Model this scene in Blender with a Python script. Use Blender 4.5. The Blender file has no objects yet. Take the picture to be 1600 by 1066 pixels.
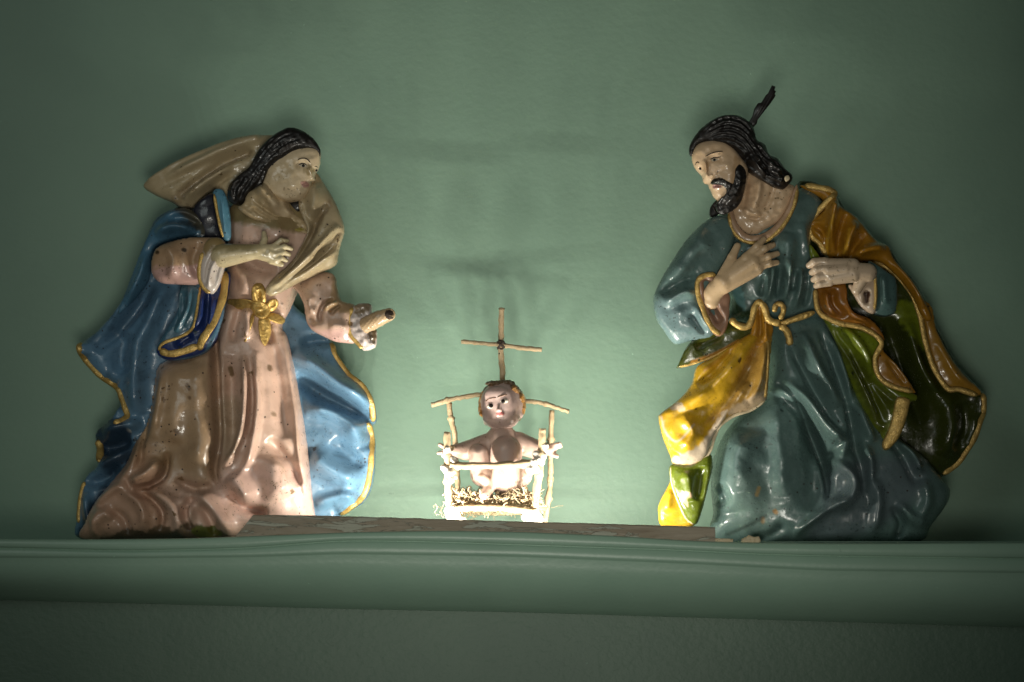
import bpy, math, random
import numpy as np
random.seed(4); rng = np.random.RandomState(7)

# ------------------------------------------------------------------ camera, world, lamps, exposure
S = 0.0005            # metres per drawing unit; the figures are about 32 cm tall
D = 3778.0            # camera distance to the figures' plane, drawing units
HY = 900.0            # eye level, just under the shelf top (848)
SHELF = 848.0
sc = bpy.context.scene
col = sc.collection
def W(x, y, z, k=1.0):                       # drawing units (x right, y down, z to the viewer) -> metres
    return ((x-800.0)*k*S, -z*S, ((HY-y)*k - (HY-SHELF))*S)

cam_d = bpy.data.cameras.new('camera'); cam = bpy.data.objects.new('camera', cam_d); col.objects.link(cam)
cam.location = (0, -D*S, -(HY-SHELF)*S); cam.rotation_euler = (math.pi/2, 0, 0)
cam_d.lens = 85; cam_d.sensor_width = 36; cam_d.shift_y = (HY-533.0)/1600.0
cam_d.clip_start = 0.05; cam_d.clip_end = 50
cam_d.dof.use_dof = True; cam_d.dof.focus_distance = (D-60)*S; cam_d.dof.aperture_fstop = 13.0
sc.camera = cam
wd = bpy.data.worlds.new('World'); sc.world = wd; wd.use_nodes = True
bg = wd.node_tree.nodes['Background']; bg.inputs[0].default_value = (0.85, 0.95, 0.85, 1); bg.inputs[1].default_value = 0.012
sc.view_settings.view_transform = 'Standard'; sc.view_settings.look = 'None'
sc.view_settings.exposure = 0.22; sc.view_settings.gamma = 1.0
sc.cycles.use_denoising = True; sc.cycles.max_bounces = 6
def lamp(name, kind, loc, power, color, **kw):
    l = bpy.data.lights.new(name, kind); l.energy = power; l.color = color
    for k_, v in kw.items(): setattr(l, k_, v)
    o = bpy.data.objects.new(name, l); col.objects.link(o); o.location = loc
    return o
# row of small LEDs lying on the shelf behind the wooden slat
NLED = 14
for i in range(NLED):
    x = 600 + (975-600)*i/(NLED-1)
    o = lamp('led', 'AREA', W(x, 829+5*i/NLED, 156), 0.098*(.16 if abs(x-785) < 90 else 1.0), (1.0, 0.95, 0.84), shape='RECTANGLE', size=9*S, size_y=4*S)
    o.rotation_euler = (math.radians(180-30), 0, 0)
# dim room light from the front
# soft low spot added as frontal fill, cone dims corners; plus light from room above
o = lamp('front_fill_spot', 'SPOT', (0.0, -1.6, -0.17), 25.0, (1.0, 0.965, 0.86), spot_size=math.radians(36), spot_blend=1.0, shadow_soft_size=0.14)
o.rotation_euler = (math.radians(90+12.5), 0, 0)
o = lamp('room_light', 'AREA', (-0.9, -1.7, 0.9), 3.0, (0.92, 1.0, 0.95), shape='RECTANGLE', size=0.8, size_y=0.8)
o.rotation_euler = (math.radians(62), 0, math.radians(-28))

# ------------------------------------------------------------------ drawing helpers
CROP = dict(a=(100,180,2.961), b=(100,500,2.961), c=(1000,120,2.805), d=(1000,480,2.805), e=(650,460,2.882),
            f=(320,190,4.4417), g=(1060,120,4.4417), h=(1080,340,5.0), i=(230,340,4.44), j=(450,440,7.616),
            k=(730,580,8.883), l=(670,660,6.273), p=(0,0,1.0))
def P(s):
    out = []; c = CROP['p']
    for t in s.split():
        if t in CROP: c = CROP[t]; continue
        q = [float(v) for v in t.split(',')]
        r = [c[0]+q[0]/c[2], c[1]+q[1]/c[2]] + q[2:]
        out.append(tuple(r))
    return out
def smooth(pts, n=6, closed=False):
    p = np.array(pts, float); N = len(p)
    if N < 3: 
        t = np.linspace(0, 1, n*2)[:, None]; return p[0]*(1-t)+p[-1]*t
    if closed: q = np.vstack([p[-1], p, p[0], p[1]])
    else: q = np.vstack([2*p[0]-p[1], p, 2*p[-1]-p[-2]])
    out = []
    for i in range(1, len(q)-2):
        for j in range(n):
            t = j/n; a, b, c_, d = q[i-1], q[i], q[i+1], q[i+2]
            out.append(.5*((2*b)+(-a+c_)*t+(2*a-5*b+4*c_-d)*t*t+(-a+3*b-3*c_+d)*t**3))
    if not closed: out.append(q[-2])
    return np.array(out)
def segdist(X, Y, pl, closed=False):
    """distance to a polyline and the position 0..1 along it"""
    if closed: pl = np.vstack([pl, pl[:1]])
    best = np.full(X.shape, 1e9); par = np.zeros(X.shape)
    L = np.concatenate([[0], np.cumsum(np.hypot(*np.diff(pl[:, :2], axis=0).T))]); T = max(L[-1], 1e-6)
    for i in range(len(pl)-1):
        ax, ay = pl[i, :2]; bx, by = pl[i+1, :2]; dx, dy = bx-ax, by-ay; l2 = dx*dx+dy*dy+1e-12
        t = np.clip(((X-ax)*dx+(Y-ay)*dy)/l2, 0, 1)
        d = np.hypot(X-ax-t*dx, Y-ay-t*dy); m = d < best
        best[m] = d[m]; par[m] = ((L[i]+t*(L[i+1]-L[i]))/T)[m]
    return best, par
def inside(X, Y, pl):
    c_ = np.zeros(X.shape, bool); n = len(pl)
    for i in range(n):
        x1, y1 = pl[i, :2]; x2, y2 = pl[(i+1) % n, :2]
        if y1 == y2: continue
        c_ ^= ((y1 > Y) != (y2 > Y)) & (X < (x2-x1)*(Y-y1)/(y2-y1)+x1)
    return c_
def wob(X, Y, scale, seed, n=14):
    r = np.random.RandomState(seed); o = np.zeros(np.shape(X))
    for _ in range(n):
        a = r.rand()*6.283; f = (0.6+r.rand()*1.2)*2*math.pi/scale
        o += np.sin(f*(np.cos(a)*X+np.sin(a)*Y)+r.rand()*6.283)
    return o/math.sqrt(n)
def fold_field(X, Y, folds, kw=1.0, kh=1.0):
    o = np.zeros(X.shape)
    for fd in folds:
        pl = smooth(P(fd[0])); w, h = fd[1]*kw, fd[2]*kh; tp = fd[3] if len(fd) > 3 else 'b'
        d, s = segdist(X, Y, pl)
        e = np.ones(X.shape)
        if tp in 'bs': e *= np.clip(s/.22, 0, 1)**.7
        if tp in 'be': e *= np.clip((1-s)/.22, 0, 1)**.7
        if 'c' in tp: e *= 1.0
        o += h*e*np.exp(-(d/w)**2)
    return o
def strands(A, B, n, w, h, tp='b'):
    a = P(A); b = P(B); out = []
    for i in range(n):
        t = i/(n-1) if n > 1 else .5
        pts = [((1-t)*p[0]+t*q[0], (1-t)*p[1]+t*q[1]) for p, q in zip(a, b)]
        out.append((' '.join('%.2f,%.2f' % q for q in pts), w*(.8+.4*random.random()), h*(.6+.8*random.random())*(1 if i % 2 == 0 else -1), tp))
    return out

class Thing:
    def __init__(s, name, label, cat, x, y, z, group=None):
        o = bpy.data.objects.new(name, None); col.objects.link(o); o.empty_display_size = .02
        s.o = o; s.org = np.array(W(x, y, z)); o.location = s.org
        o['label'] = label; o['category'] = cat
        if group: o['group'] = group
ORG0 = np.zeros(3)
def link(name, verts, faces, mat, parent=None, colors=None, flat=False, label=None):
    """verts in metres (world)"""
    org = parent.org if isinstance(parent, Thing) else (parent['_org'] if isinstance(parent, dict) else ORG0)
    par = parent.o if isinstance(parent, Thing) else (parent['o'] if isinstance(parent, dict) else None)
    me = bpy.data.meshes.new(name)
    me.from_pydata([tuple(v) for v in (np.asarray(verts)-org)], [], [tuple(f) for f in faces])
    if colors is not None:
        at = me.attributes.new('Col', 'FLOAT_COLOR', 'POINT')
        c4 = np.ones((len(verts), 4)); c4[:, :3] = colors; at.data.foreach_set('color', c4.ravel())
    me.materials.append(mat)
    if not flat: me.polygons.foreach_set('use_smooth', [True]*len(me.polygons))
    me.update()
    o = bpy.data.objects.new(name, me); col.objects.link(o)
    if par: o.parent = par
    if label: o['label'] = label
    return dict(o=o, _org=org)

def relief(name, poly, z0, H, parent, mat, color, folds=(), cf=(), step=2.0, kb=.8, c=None, paints=(), noise=.8,
           seed=1, sharp=False, soft=1.0, on=None, off=0.0, nscale=45, edge=4.0, label=None):
    """closed carved volume: outline, smooth bulge towards and away from the viewer, ridges and grooves on it"""
    raw = P(poly) if isinstance(poly, str) else poly
    pl = smooth(raw, 6, True) if not sharp else np.array(raw, float)
    x0, y0 = pl[:, :2].min(0)-2*step; x1, y1 = pl[:, :2].max(0)+2*step
    nx = int((x1-x0)/step)+2; ny = int((y1-y0)/step)+2
    X, Y = np.meshgrid(x0+np.arange(nx)*step, y0+np.arange(ny)*step)
    m = inside(X, Y, pl); d, _ = segdist(X, Y, pl, True)
    sd = np.where(m, d, -d)
    u = np.zeros(m.shape)
    for s in (8, 4, 2, 1):                    # inflate: solve lap(u) = -1 inside
        ms = m[::s, ::s]
        if s == 8: us = np.zeros(ms.shape)
        else:
            us = np.repeat(np.repeat(us, 2, 0), 2, 1)[:ms.shape[0], :ms.shape[1]]
            if us.shape != ms.shape: us = np.pad(us, ((0, ms.shape[0]-us.shape[0]), (0, ms.shape[1]-us.shape[1])))
        hh = (s*step)**2
        for _ in range(70 if s > 1 else 30):
            p_ = np.pad(us, 1); us = np.where(ms, .25*(p_[2:, 1:-1]+p_[:-2, 1:-1]+p_[1:-1, 2:]+p_[1:-1, :-2]+hh), 0)
    u = us
    h = np.sqrt(2.4*u); t = h/(1+(h/H)**2.2)**(1/2.2)
    cc = np.zeros(m.shape)
    if on is not None: cc = on(X, Y, 6)-z0
    if c is not None: cc = cc + c(X, Y)
    cc = cc+fold_field(X, Y, cf)+off
    fade = 1-np.exp(-np.clip(sd, 0, None)/edge)
    rel = (fold_field(X, Y, folds, .95, 1.75 if H > 25 else 1.3) if step >= 1.3 else fold_field(X, Y, folds))+noise*wob(X, Y, nscale, seed)+noise*.14*wob(X, Y, nscale*.37, seed+5, 30)
    zf = z0+cc+t+rel*fade; zb = z0+cc-kb*t
    for _ in range(int(2*soft)):
        p_ = np.pad(zf, 1, mode='edge'); av = .25*(p_[2:, 1:-1]+p_[:-2, 1:-1]+p_[1:-1, 2:]+p_[1:-1, :-2]); zf = np.where(sd > 2*step, .5*zf+.5*av, zf)
    # nodes just outside slide onto the outline
    gy, gx = np.gradient(sd, step); gl = np.hypot(gx, gy)+1e-9
    cell = m[:-1, :-1] | m[1:, :-1] | m[:-1, 1:] | m[1:, 1:]
    use = np.zeros(m.shape, bool)
    for a in (0, 1):
        for b in (0, 1): use[a:a+cell.shape[0], b:b+cell.shape[1]] |= cell
    bd = use & ~m
    mv = np.clip(-sd, 0, 1.6*step)
    PX = np.where(bd, X+gx/gl*mv, X); PY = np.where(bd, Y+gy/gl*mv, Y)
    zmid = z0+cc
    idf = -np.ones(m.shape, int); idf[use] = np.arange(use.sum()); nF = use.sum()
    idb = idf.copy(); inn = use & m; idb[inn] = nF+np.arange(inn.sum())
    k = (D-z0)/D
    def wv(x, y, z): return np.stack([(x-800)*k*S, -z*S, ((HY-y)*k-(HY-SHELF))*S], 1)
    VF = wv(PX[use], PY[use], np.where(bd, zmid, zf)[use]); VB = wv(PX[inn], PY[inn], zb[inn])
    V = np.vstack([VF, VB])
    I, J = np.nonzero(cell); F = []
    def quads(ids, rev):
        q = np.stack([ids[I, J], ids[I+1, J], ids[I+1, J+1], ids[I, J+1]], 1)
        return q[:, ::-1] if rev else q
    F = np.vstack([quads(idf, False), quads(idb, True)])
    C = np.tile(np.array(color, float), (*m.shape, 1))
    for pt in paints:
        q = smooth(P(pt[1]), 5, pt[0] == 'poly')
        if pt[0] == 'line':
            dd, _ = segdist(X, Y, q); wgt = np.clip((pt[2]-dd)/max(pt[4] if len(pt) > 4 else 1.5, .3)+.5, 0, 1)
        else:
            mm = inside(X, Y, q); dd, _ = segdist(X, Y, q, True); sg = np.where(mm, dd, -dd)+wob(X, Y, 12, 3)*min(pt[2], 3)*.5
            wgt = np.clip(sg/max(pt[2], .3)+.5, 0, 1)
        a_ = pt[5] if len(pt) > 5 else 1.0
        C = C*(1-a_*wgt[..., None])+np.array(pt[3])*a_*wgt[..., None]
    o = link(name, V, F, mat, parent, np.vstack([C[use], C[inn]]), label=label)
    def samp(x, y, blur=0):
        Z = zf.copy()
        inz = m.copy(); fill = np.where(inz, Z, 0); wt = inz.astype(float)
        if blur or True:
            for _ in range(26+blur):           # spread values beyond the outline
                f2 = np.pad(fill, 1); w2 = np.pad(wt, 1)
                fs = f2[2:, 1:-1]+f2[:-2, 1:-1]+f2[1:-1, 2:]+f2[1:-1, :-2]+f2[1:-1, 1:-1]; ws = w2[2:, 1:-1]+w2[:-2, 1:-1]+w2[1:-1, 2:]+w2[1:-1, :-2]+w2[1:-1, 1:-1]
                nz = ws > 0
                new = np.where(nz, fs/np.maximum(ws, 1e-9), 0)
                fill = np.where(wt > 0, fill if not blur else np.where(nz, new, fill), new); wt = nz.astype(float)
        i = np.clip((np.asarray(y)-y0)/step, 0, ny-1.01); j = np.clip((np.asarray(x)-x0)/step, 0, nx-1.01)
        i0 = i.astype(int); j0 = j.astype(int); fi = i-i0; fj = j-j0
        v = (fill[i0, j0]*(1-fi)*(1-fj)+fill[i0+1, j0]*fi*(1-fj)+fill[i0, j0+1]*(1-fi)*fj+fill[i0+1, j0+1]*fi*fj)
        w_ = (wt[i0, j0]*(1-fi)*(1-fj)+wt[i0+1, j0]*fi*(1-fj)+wt[i0, j0+1]*(1-fi)*fj+wt[i0+1, j0+1]*fi*fj)
        return np.where(w_ > .01, v/np.maximum(w_, .01), z0)
    o['s'] = samp; o['z0'] = z0
    return o

def sweep(path, rad, sides=10, flat=1.0, lump=0.0, seed=0, up=None):
    """path in drawing units (x,y,z) -> tapered closed tube in drawing units"""
    p = np.array(path, float); n = len(p); rad = np.broadcast_to(np.asarray(rad, float), (n,)); r_ = np.random.RandomState(seed)
    T = np.gradient(p, axis=0); T /= np.linalg.norm(T, axis=1)[:, None]+1e-9
    V = []; F = []
    ref = np.array(up if up is not None else (0, 0, 1.0))
    for i in range(n):
        t = T[i]; a = np.cross(t, ref); 
        if np.linalg.norm(a) < .1: a = np.cross(t, (0, 1, 0.))
        a /= np.linalg.norm(a); b = np.cross(a, t)
        for j in range(sides):
            th = 2*math.pi*j/sides; r = rad[i]*(1+lump*(r_.rand()-.5))
            V.append(p[i]+a*math.cos(th)*r+b*math.sin(th)*r*flat)
    for i in range(n-1):
        for j in range(sides):
            F.append((i*sides+j, i*sides+(j+1) % sides, (i+1)*sides+(j+1) % sides, (i+1)*sides+j))
    F.append(tuple(range(sides))[::-1]); F.append(tuple((n-1)*sides+j for j in range(sides)))
    return np.array(V), F
def wk(V, k=1.0):
    V = np.asarray(V); return np.stack([(V[:, 0]-800)*k*S, -V[:, 2]*S, ((HY-V[:, 1])*k-(HY-SHELF))*S], 1)
def trim(name, pts, r, parent, mat, host=None, z=None, lift=.5, flat=.45, n=6, color=None, lump=.07, taper=True):
    q = smooth(P(pts), n); 
    zz = host['s'](q[:, 0], q[:, 1]) if host else np.full(len(q), z)
    if host is None and q.shape[1] > 2: zz = q[:, 2]
    for _ in range(2): zz = np.convolve(np.pad(zz, 1, mode='edge'), [.25, .5, .25], 'valid')
    rr = np.full(len(q), float(r))
    if taper: rr *= np.clip(np.minimum(np.arange(len(q)), np.arange(len(q))[::-1])/2.0+.35, 0, 1)
    rr *= 1+.06*np.sin(np.arange(len(q))*.9)*(lump > 0)
    zb = host['z0'] if host else (z if z is not None else q[:, 2].mean())
    V, F = sweep(np.column_stack([q[:, :2], zz+lift]), rr, 10, flat, lump, 3)
    C = None if color is None else np.tile(color, (len(V), 1))
    return link(name, wk(V, (D-zb)/D), F, mat, parent, C)

# signed distance shapes -> one blended skin
def cap(a, b, ra, rb):
    a = np.array(a, float); b = np.array(b, float)
    def f(Q):
        d = b-a; t = np.clip(((Q-a)@d)/(d@d+1e-9), 0, 1); return np.linalg.norm(Q-a-t[:, None]*d, axis=1)-(ra+(rb-ra)*t)
    return f, np.minimum(a-ra, b-rb), np.maximum(a+ra, b+rb)
def ell(c_, r, rot=0):
    c_ = np.array(c_, float); r = np.array(r, float); ca, sa = math.cos(rot), math.sin(rot)
    def f(Q):
        q = Q-c_; x = q[:, 0]*ca+q[:, 1]*sa; y = -q[:, 0]*sa+q[:, 1]*ca; q = np.stack([x, y, q[:, 2]], 1)
        k0 = np.linalg.norm(q/r, axis=1); k1 = np.linalg.norm(q/(r*r), axis=1)+1e-9; return k0*(k0-1)/k1
    R = max(r[0], r[1]); R3 = np.array([R, R, r[2]]); return f, c_-R3, c_+R3
def blend(name, shapes, parent, mat, color, kk=3.0, h=1.2, cuts=(), disp=None, paint=None, label=None):
    lo = np.min([s[1] for s in shapes], 0)-3*h-2; hi = np.max([s[2] for s in shapes], 0)+3*h+2
    n = ((hi-lo)/h).astype(int)+2
    ax = [lo[i]+np.arange(n[i])*h for i in range(3)]
    G = np.stack(np.meshgrid(*ax, indexing='ij'), -1).reshape(-1, 3)
    f = None
    for s in shapes:
        v = s[0](G)
        if f is None: f = v
        else:
            e = np.clip(.5+.5*(v-f)/kk, 0, 1); f = v*(1-e)+f*e-kk*e*(1-e)
    for s in cuts:
        v = -s[0](G); e = np.clip(.5-.5*(v-f)/1.5, 0, 1); f = v*(1-e)+f*e+1.5*e*(1-e)
    if disp is not None: f = f-disp(G)
    f = f.reshape(n); s = f < 0
    N = f.shape; acc = np.zeros((N[0]-1, N[1]-1, N[2]-1, 3)); cnt = np.zeros(acc.shape[:3])
    cor = [(i, j, k) for i in (0, 1) for j in (0, 1) for k in (0, 1)]
    sl = lambda A, c_: A[c_[0]:c_[0]+N[0]-1, c_[1]:c_[1]+N[1]-1, c_[2]:c_[2]+N[2]-1]
    for c0 in cor:
        for axis in range(3):
            if c0[axis]: continue
            c1 = list(c0); c1[axis] = 1
            f0, f1 = sl(f, c0), sl(f, c1); x = (f0 < 0) != (f1 < 0)
            t = np.where(x, f0/np.where(x, f0-f1, 1), 0)
            for a in range(3): acc[..., a] += np.where(x, c0[a]+(t if a == axis else 0), 0)
            cnt += x
    on_ = cnt > 0; ids = -np.ones(cnt.shape, int); ids[on_] = np.arange(on_.sum())
    base = np.stack(np.nonzero(on_), 1); V = lo+(base+acc[on_]/cnt[on_][:, None])*h
    F = []
    for axis in range(3):
        b_, c_ = [(1, 2), (2, 0), (0, 1)][axis]
        s0 = [slice(1, -1)]*3; s0[axis] = slice(0, N[axis]-1); s1 = list(s0); s1[axis] = slice(1, N[axis])
        x = s[tuple(s0)] != s[tuple(s1)]; ii = np.stack(np.nonzero(x), 1)
        st = s[tuple(s0)][x]
        ii = ii+np.array([0 if a == axis else 1 for a in range(3)])
        def g(db, dc):
            q = ii.copy(); q[:, b_] += db; q[:, c_] += dc; return ids[q[:, 0], q[:, 1], q[:, 2]]
        q = np.stack([g(-1, -1), g(0, -1), g(0, 0), g(-1, 0)], 1)
        q[~st] = q[~st][:, ::-1]; F.append(q[:, ::-1])
    F = np.vstack(F); F = F[(F >= 0).all(1)]
    C = np.tile(np.array(color, float), (len(V), 1))
    if paint is not None: C = paint(V, C)
    zc = V[:, 2].mean()
    o = link(name, wk(V, (D-zc)/D), F, mat, parent, C, label=label)
    def samp(x, y):
        d = np.hypot(V[:, 0]-x, V[:, 1]-y); return V[d < 1.6*h, 2].max()
    o['s1'] = samp; o['z0'] = zc; return o
def Q(s, z):                                   # one traced point with a depth
    p = P(s)[0]; return (p[0], p[1], z)

# ------------------------------------------------------------------ materials
def nodes(name):
    m = bpy.data.materials.new(name); m.use_nodes = True; t = m.node_tree
    return m, t, t.nodes['Principled BSDF']
def N_(t, kind, **kw):
    n = t.nodes.new(kind)
    for k_, v in kw.items():
        if k_ in n.inputs: n.inputs[k_].default_value = v
        else: setattr(n, k_, v)
    return n
def ramp(t, fac, a, b):
    r = N_(t, 'ShaderNodeMapRange'); r.inputs['From Min'].default_value = a; r.inputs['From Max'].default_value = b
    t.links.new(fac, r.inputs['Value']); return r.outputs[0]
def mix(t, fac, A, B, mode='MIX'):
    n = t.nodes.new('ShaderNodeMix'); n.data_type = 'RGBA'; n.blend_type = mode
    for sock, v in ((n.inputs[0], fac), (n.inputs[6], A), (n.inputs[7], B)):
        if hasattr(v, 'links'): t.links.new(v, sock)
        else: sock.default_value = v if not isinstance(v, tuple) else (*v, 1)
    return n.outputs[2]
def painted(name, rough=.3, grime=(.09, .055, .02), amount=.55, chip=(.55, .42, .27), chips=.5, dots=.5, bump=.25, metallic=0., coat=.4, base=None, gscale=38, lightvar=.14, stretch=None):
    """old glazed paint over plaster: colour from the carving, worn blotches, dark pin holes, chips, crackle"""
    m, t, b = nodes(name)
    tc = N_(t, 'ShaderNodeTexCoord').outputs['Object']
    if stretch:
        mp = N_(t, 'ShaderNodeMapping'); mp.inputs['Scale'].default_value = stretch; t.links.new(tc, mp.inputs[0]); tc = mp.outputs[0]
    if base is None: cur = N_(t, 'ShaderNodeAttribute', attribute_name='Col').outputs['Color']
    else: cur = mix(t, 0.0, base, base)
    def noise(sc_, det=4., dist=0., rgh=.55):
        n = N_(t, 'ShaderNodeTexNoise', Scale=sc_, Detail=det, Distortion=dist, Roughness=rgh); t.links.new(tc, n.inputs['Vector']); return n.outputs['Fac']
    n1 = noise(gscale, 6, .6, .62); n2 = noise(gscale*5, 5, .3, .65); n3 = noise(gscale*.5, 3)
    lv = N_(t, 'ShaderNodeHueSaturation'); t.links.new(cur, lv.inputs['Color'])
    mr = N_(t, 'ShaderNodeMapRange'); t.links.new(n3, mr.inputs[0]); mr.inputs[1].default_value = .3; mr.inputs[2].default_value = .7; mr.inputs[3].default_value = 1-lightvar; mr.inputs[4].default_value = 1+lightvar
    t.links.new(mr.outputs[0], lv.inputs['Value']); cur = lv.outputs[0]
    g = N_(t, 'ShaderNodeMath', operation='MULTIPLY'); t.links.new(ramp(t, n1, .50, .78), g.inputs[0]); g.inputs[1].default_value = amount
    cur = mix(t, g.outputs[0], cur, grime)
    g2 = N_(t, 'ShaderNodeMath', operation='MULTIPLY'); t.links.new(ramp(t, n2, .62, .72), g2.inputs[0]); g2.inputs[1].default_value = amount*.8
    cur = mix(t, g2.outputs[0], cur, grime)
    hgt = []
    if dots:
        v = N_(t, 'ShaderNodeTexVoronoi', Scale=190.0, Randomness=1.0); t.links.new(tc, v.inputs['Vector'])
        v1 = ramp(t, v.outputs['Distance'], .17, .10)
        sel = N_(t, 'ShaderNodeSeparateColor'); t.links.new(v.outputs['Color'], sel.inputs[0])
        gt = N_(t, 'ShaderNodeMath', operation='GREATER_THAN'); t.links.new(sel.outputs[0], gt.inputs[0]); gt.inputs[1].default_value = 1-.35*dots
        mm = N_(t, 'ShaderNodeMath', operation='MULTIPLY'); t.links.new(v1, mm.inputs[0]); t.links.new(gt.outputs[0], mm.inputs[1])
        cur = mix(t, mm.outputs[0], cur, (.03, .02, .012)); hgt.append(mm.outputs[0])
        v = N_(t, 'ShaderNodeTexVoronoi', Scale=62.0, Randomness=1.0); wp = N_(t, 'ShaderNodeTexNoise', Scale=320.0, Detail=2.); t.links.new(tc, wp.inputs['Vector'])
        vm = N_(t, 'ShaderNodeVectorMath', operation='MULTIPLY_ADD'); t.links.new(wp.outputs['Color'], vm.inputs[0]); vm.inputs[1].default_value = (.006,)*3; t.links.new(tc, vm.inputs[2]); t.links.new(vm.outputs[0], v.inputs['Vector'])
        v1 = ramp(t, v.outputs['Distance'], .15, .11); sel = N_(t, 'ShaderNodeSeparateColor'); t.links.new(v.outputs['Color'], sel.inputs[0])
        gt = N_(t, 'ShaderNodeMath', operation='GREATER_THAN'); t.links.new(sel.outputs[1], gt.inputs[0]); gt.inputs[1].default_value = 1-.22*dots
        mm = N_(t, 'ShaderNodeMath', operation='MULTIPLY'); t.links.new(v1, mm.inputs[0]); t.links.new(gt.outputs[0], mm.inputs[1])
        cur = mix(t, mm.outputs[0], cur, grime); hgt.append(mm.outputs[0])
        sp = ramp(t, noise(420, 3, 0, .7), .60, .66); zone = ramp(t, noise(gscale*.9, 3, .5), .50, .62)
        mm = N_(t, 'ShaderNodeMath', operation='MULTIPLY'); t.links.new(sp, mm.inputs[0]); t.links.new(zone, mm.inputs[1])
        cur = mix(t, mm.outputs[0], cur, tuple(v_*.6 for v_ in grime)); hgt.append(mm.outputs[0])
    if chips:
        nd = noise(gscale*2.2, 8, 1.2, .7); ch = ramp(t, nd, .745-.05*chips, .755-.05*chips); cur = mix(t, ch, cur, chip); hgt.append(ch)
    t.links.new(cur, b.inputs['Base Color'])
    rr = N_(t, 'ShaderNodeMapRange'); t.links.new(n2, rr.inputs[0]); rr.inputs[1].default_value = .3; rr.inputs[2].default_value = .75; rr.inputs[3].default_value = rough*.6; rr.inputs[4].default_value = min(1, rough*2.1)
    t.links.new(rr.outputs[0], b.inputs['Roughness']); b.inputs['Metallic'].default_value = metallic
    cw = N_(t, 'ShaderNodeMapRange'); t.links.new(n1, cw.inputs[0]); cw.inputs[1].default_value = .40; cw.inputs[2].default_value = .62; cw.inputs[3].default_value = coat*1.8; cw.inputs[4].default_value = 0.0; t.links.new(cw.outputs[0], b.inputs['Coat Weight']); b.inputs['Coat Roughness'].default_value = .12
    nb = noise(gscale*3, 5); nf = noise(gscale*14, 3)
    ad = N_(t, 'ShaderNodeMath', operation='MULTIPLY_ADD'); t.links.new(nf, ad.inputs[0]); ad.inputs[1].default_value = .25; t.links.new(nb, ad.inputs[2]); hh = ad.outputs[0]
    for q in hgt:
        s_ = N_(t, 'ShaderNodeMath', operation='MULTIPLY_ADD'); t.links.new(q, s_.inputs[0]); s_.inputs[1].default_value = -.35; t.links.new(hh, s_.inputs[2]); hh = s_.outputs[0]
    bp = N_(t, 'ShaderNodeBump', Strength=bump, Distance=.0016); t.links.new(hh, bp.inputs['Height'])
    t.links.new(bp.outputs[0], b.inputs['Normal']); t.links.new(bp.outputs[0], b.inputs['Coat Normal'])
    return m
M_PINK = painted('worn_pink_paint', .33, lightvar=.24, grime=(.21, .125, .06), amount=.62, chips=.1, chip=(.2, .12, .07), dots=.8)
M_BLUE = painted('glazed_blue_paint', .3, lightvar=.28, grime=(.02, .04, .06), amount=.85, chips=.3, dots=.5)
M_SKIN = painted('glazed_skin_paint', .3, grime=(.24, .16, .07), amount=.22, chips=0, dots=.3, bump=.14)
M_VEIL = painted('worn_tan_paint', .32, grime=(.16, .10, .04), amount=.45, chips=.1, dots=.4)
M_TEAL = painted('glazed_teal_paint', .26, grime=(.035, .065, .06), amount=.4, chips=.12, dots=.5, chip=(.45, .28, .1))
M_YEL = painted('glazed_ochre_paint', .25, grime=(.10, .05, .008), amount=.5, chips=.3, dots=.45)
M_GREEN = painted('glazed_olive_paint', .22, grime=(.02, .025, .004), amount=.5, chips=.15, dots=.3)
M_GOLD = painted('worn_gilding', .34, grime=(.12, .06, .015), amount=.8, chips=.0, dots=0, metallic=.55, base=(.60, .40, .12), coat=.1, gscale=110, bump=.5)
M_HAIR = painted('black_lacquer_hair', .38, grime=(.03, .02, .012), amount=.4, chips=0, dots=0, base=(.009, .007, .006), bump=.12, coat=.2, gscale=70)
M_DARK = painted('broken_core', .7, base=(.05, .03, .02), chips=0, dots=0, bump=.8, coat=0, gscale=120)
M_EYE = painted('eye_paint', .3, amount=0, chips=0, dots=0, bump=0, coat=.1, lightvar=0)
M_WOOD = painted('weathered_slat', .75, grime=(.12, .075, .035), amount=.9, chips=4.2, chip=(.38, .39, .31), dots=0, base=(.33, .285, .21), coat=0, gscale=55, bump=.8, stretch=(.16, 1, 1))
M_TWIG = painted('dry_twig', .7, grime=(.16, .09, .04), amount=.75, chips=0, dots=.1, base=(.52, .39, .23), coat=0, gscale=60, bump=.5)
M_WAX = painted('white_glue', .4, grime=(.5, .4, .28), amount=.4, chips=0, dots=0, base=(.62, .56, .48), coat=0, gscale=60)
M_STRAW = painted('straw', .7, grime=(.3, .2, .1), amount=.5, chips=0, dots=0, base=(.40, .31, .19), coat=0, gscale=60)
M_CHIP = painted('plaster_chip', .6, base=(.6, .5, .32), chips=0, dots=.2, coat=0)
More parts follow.
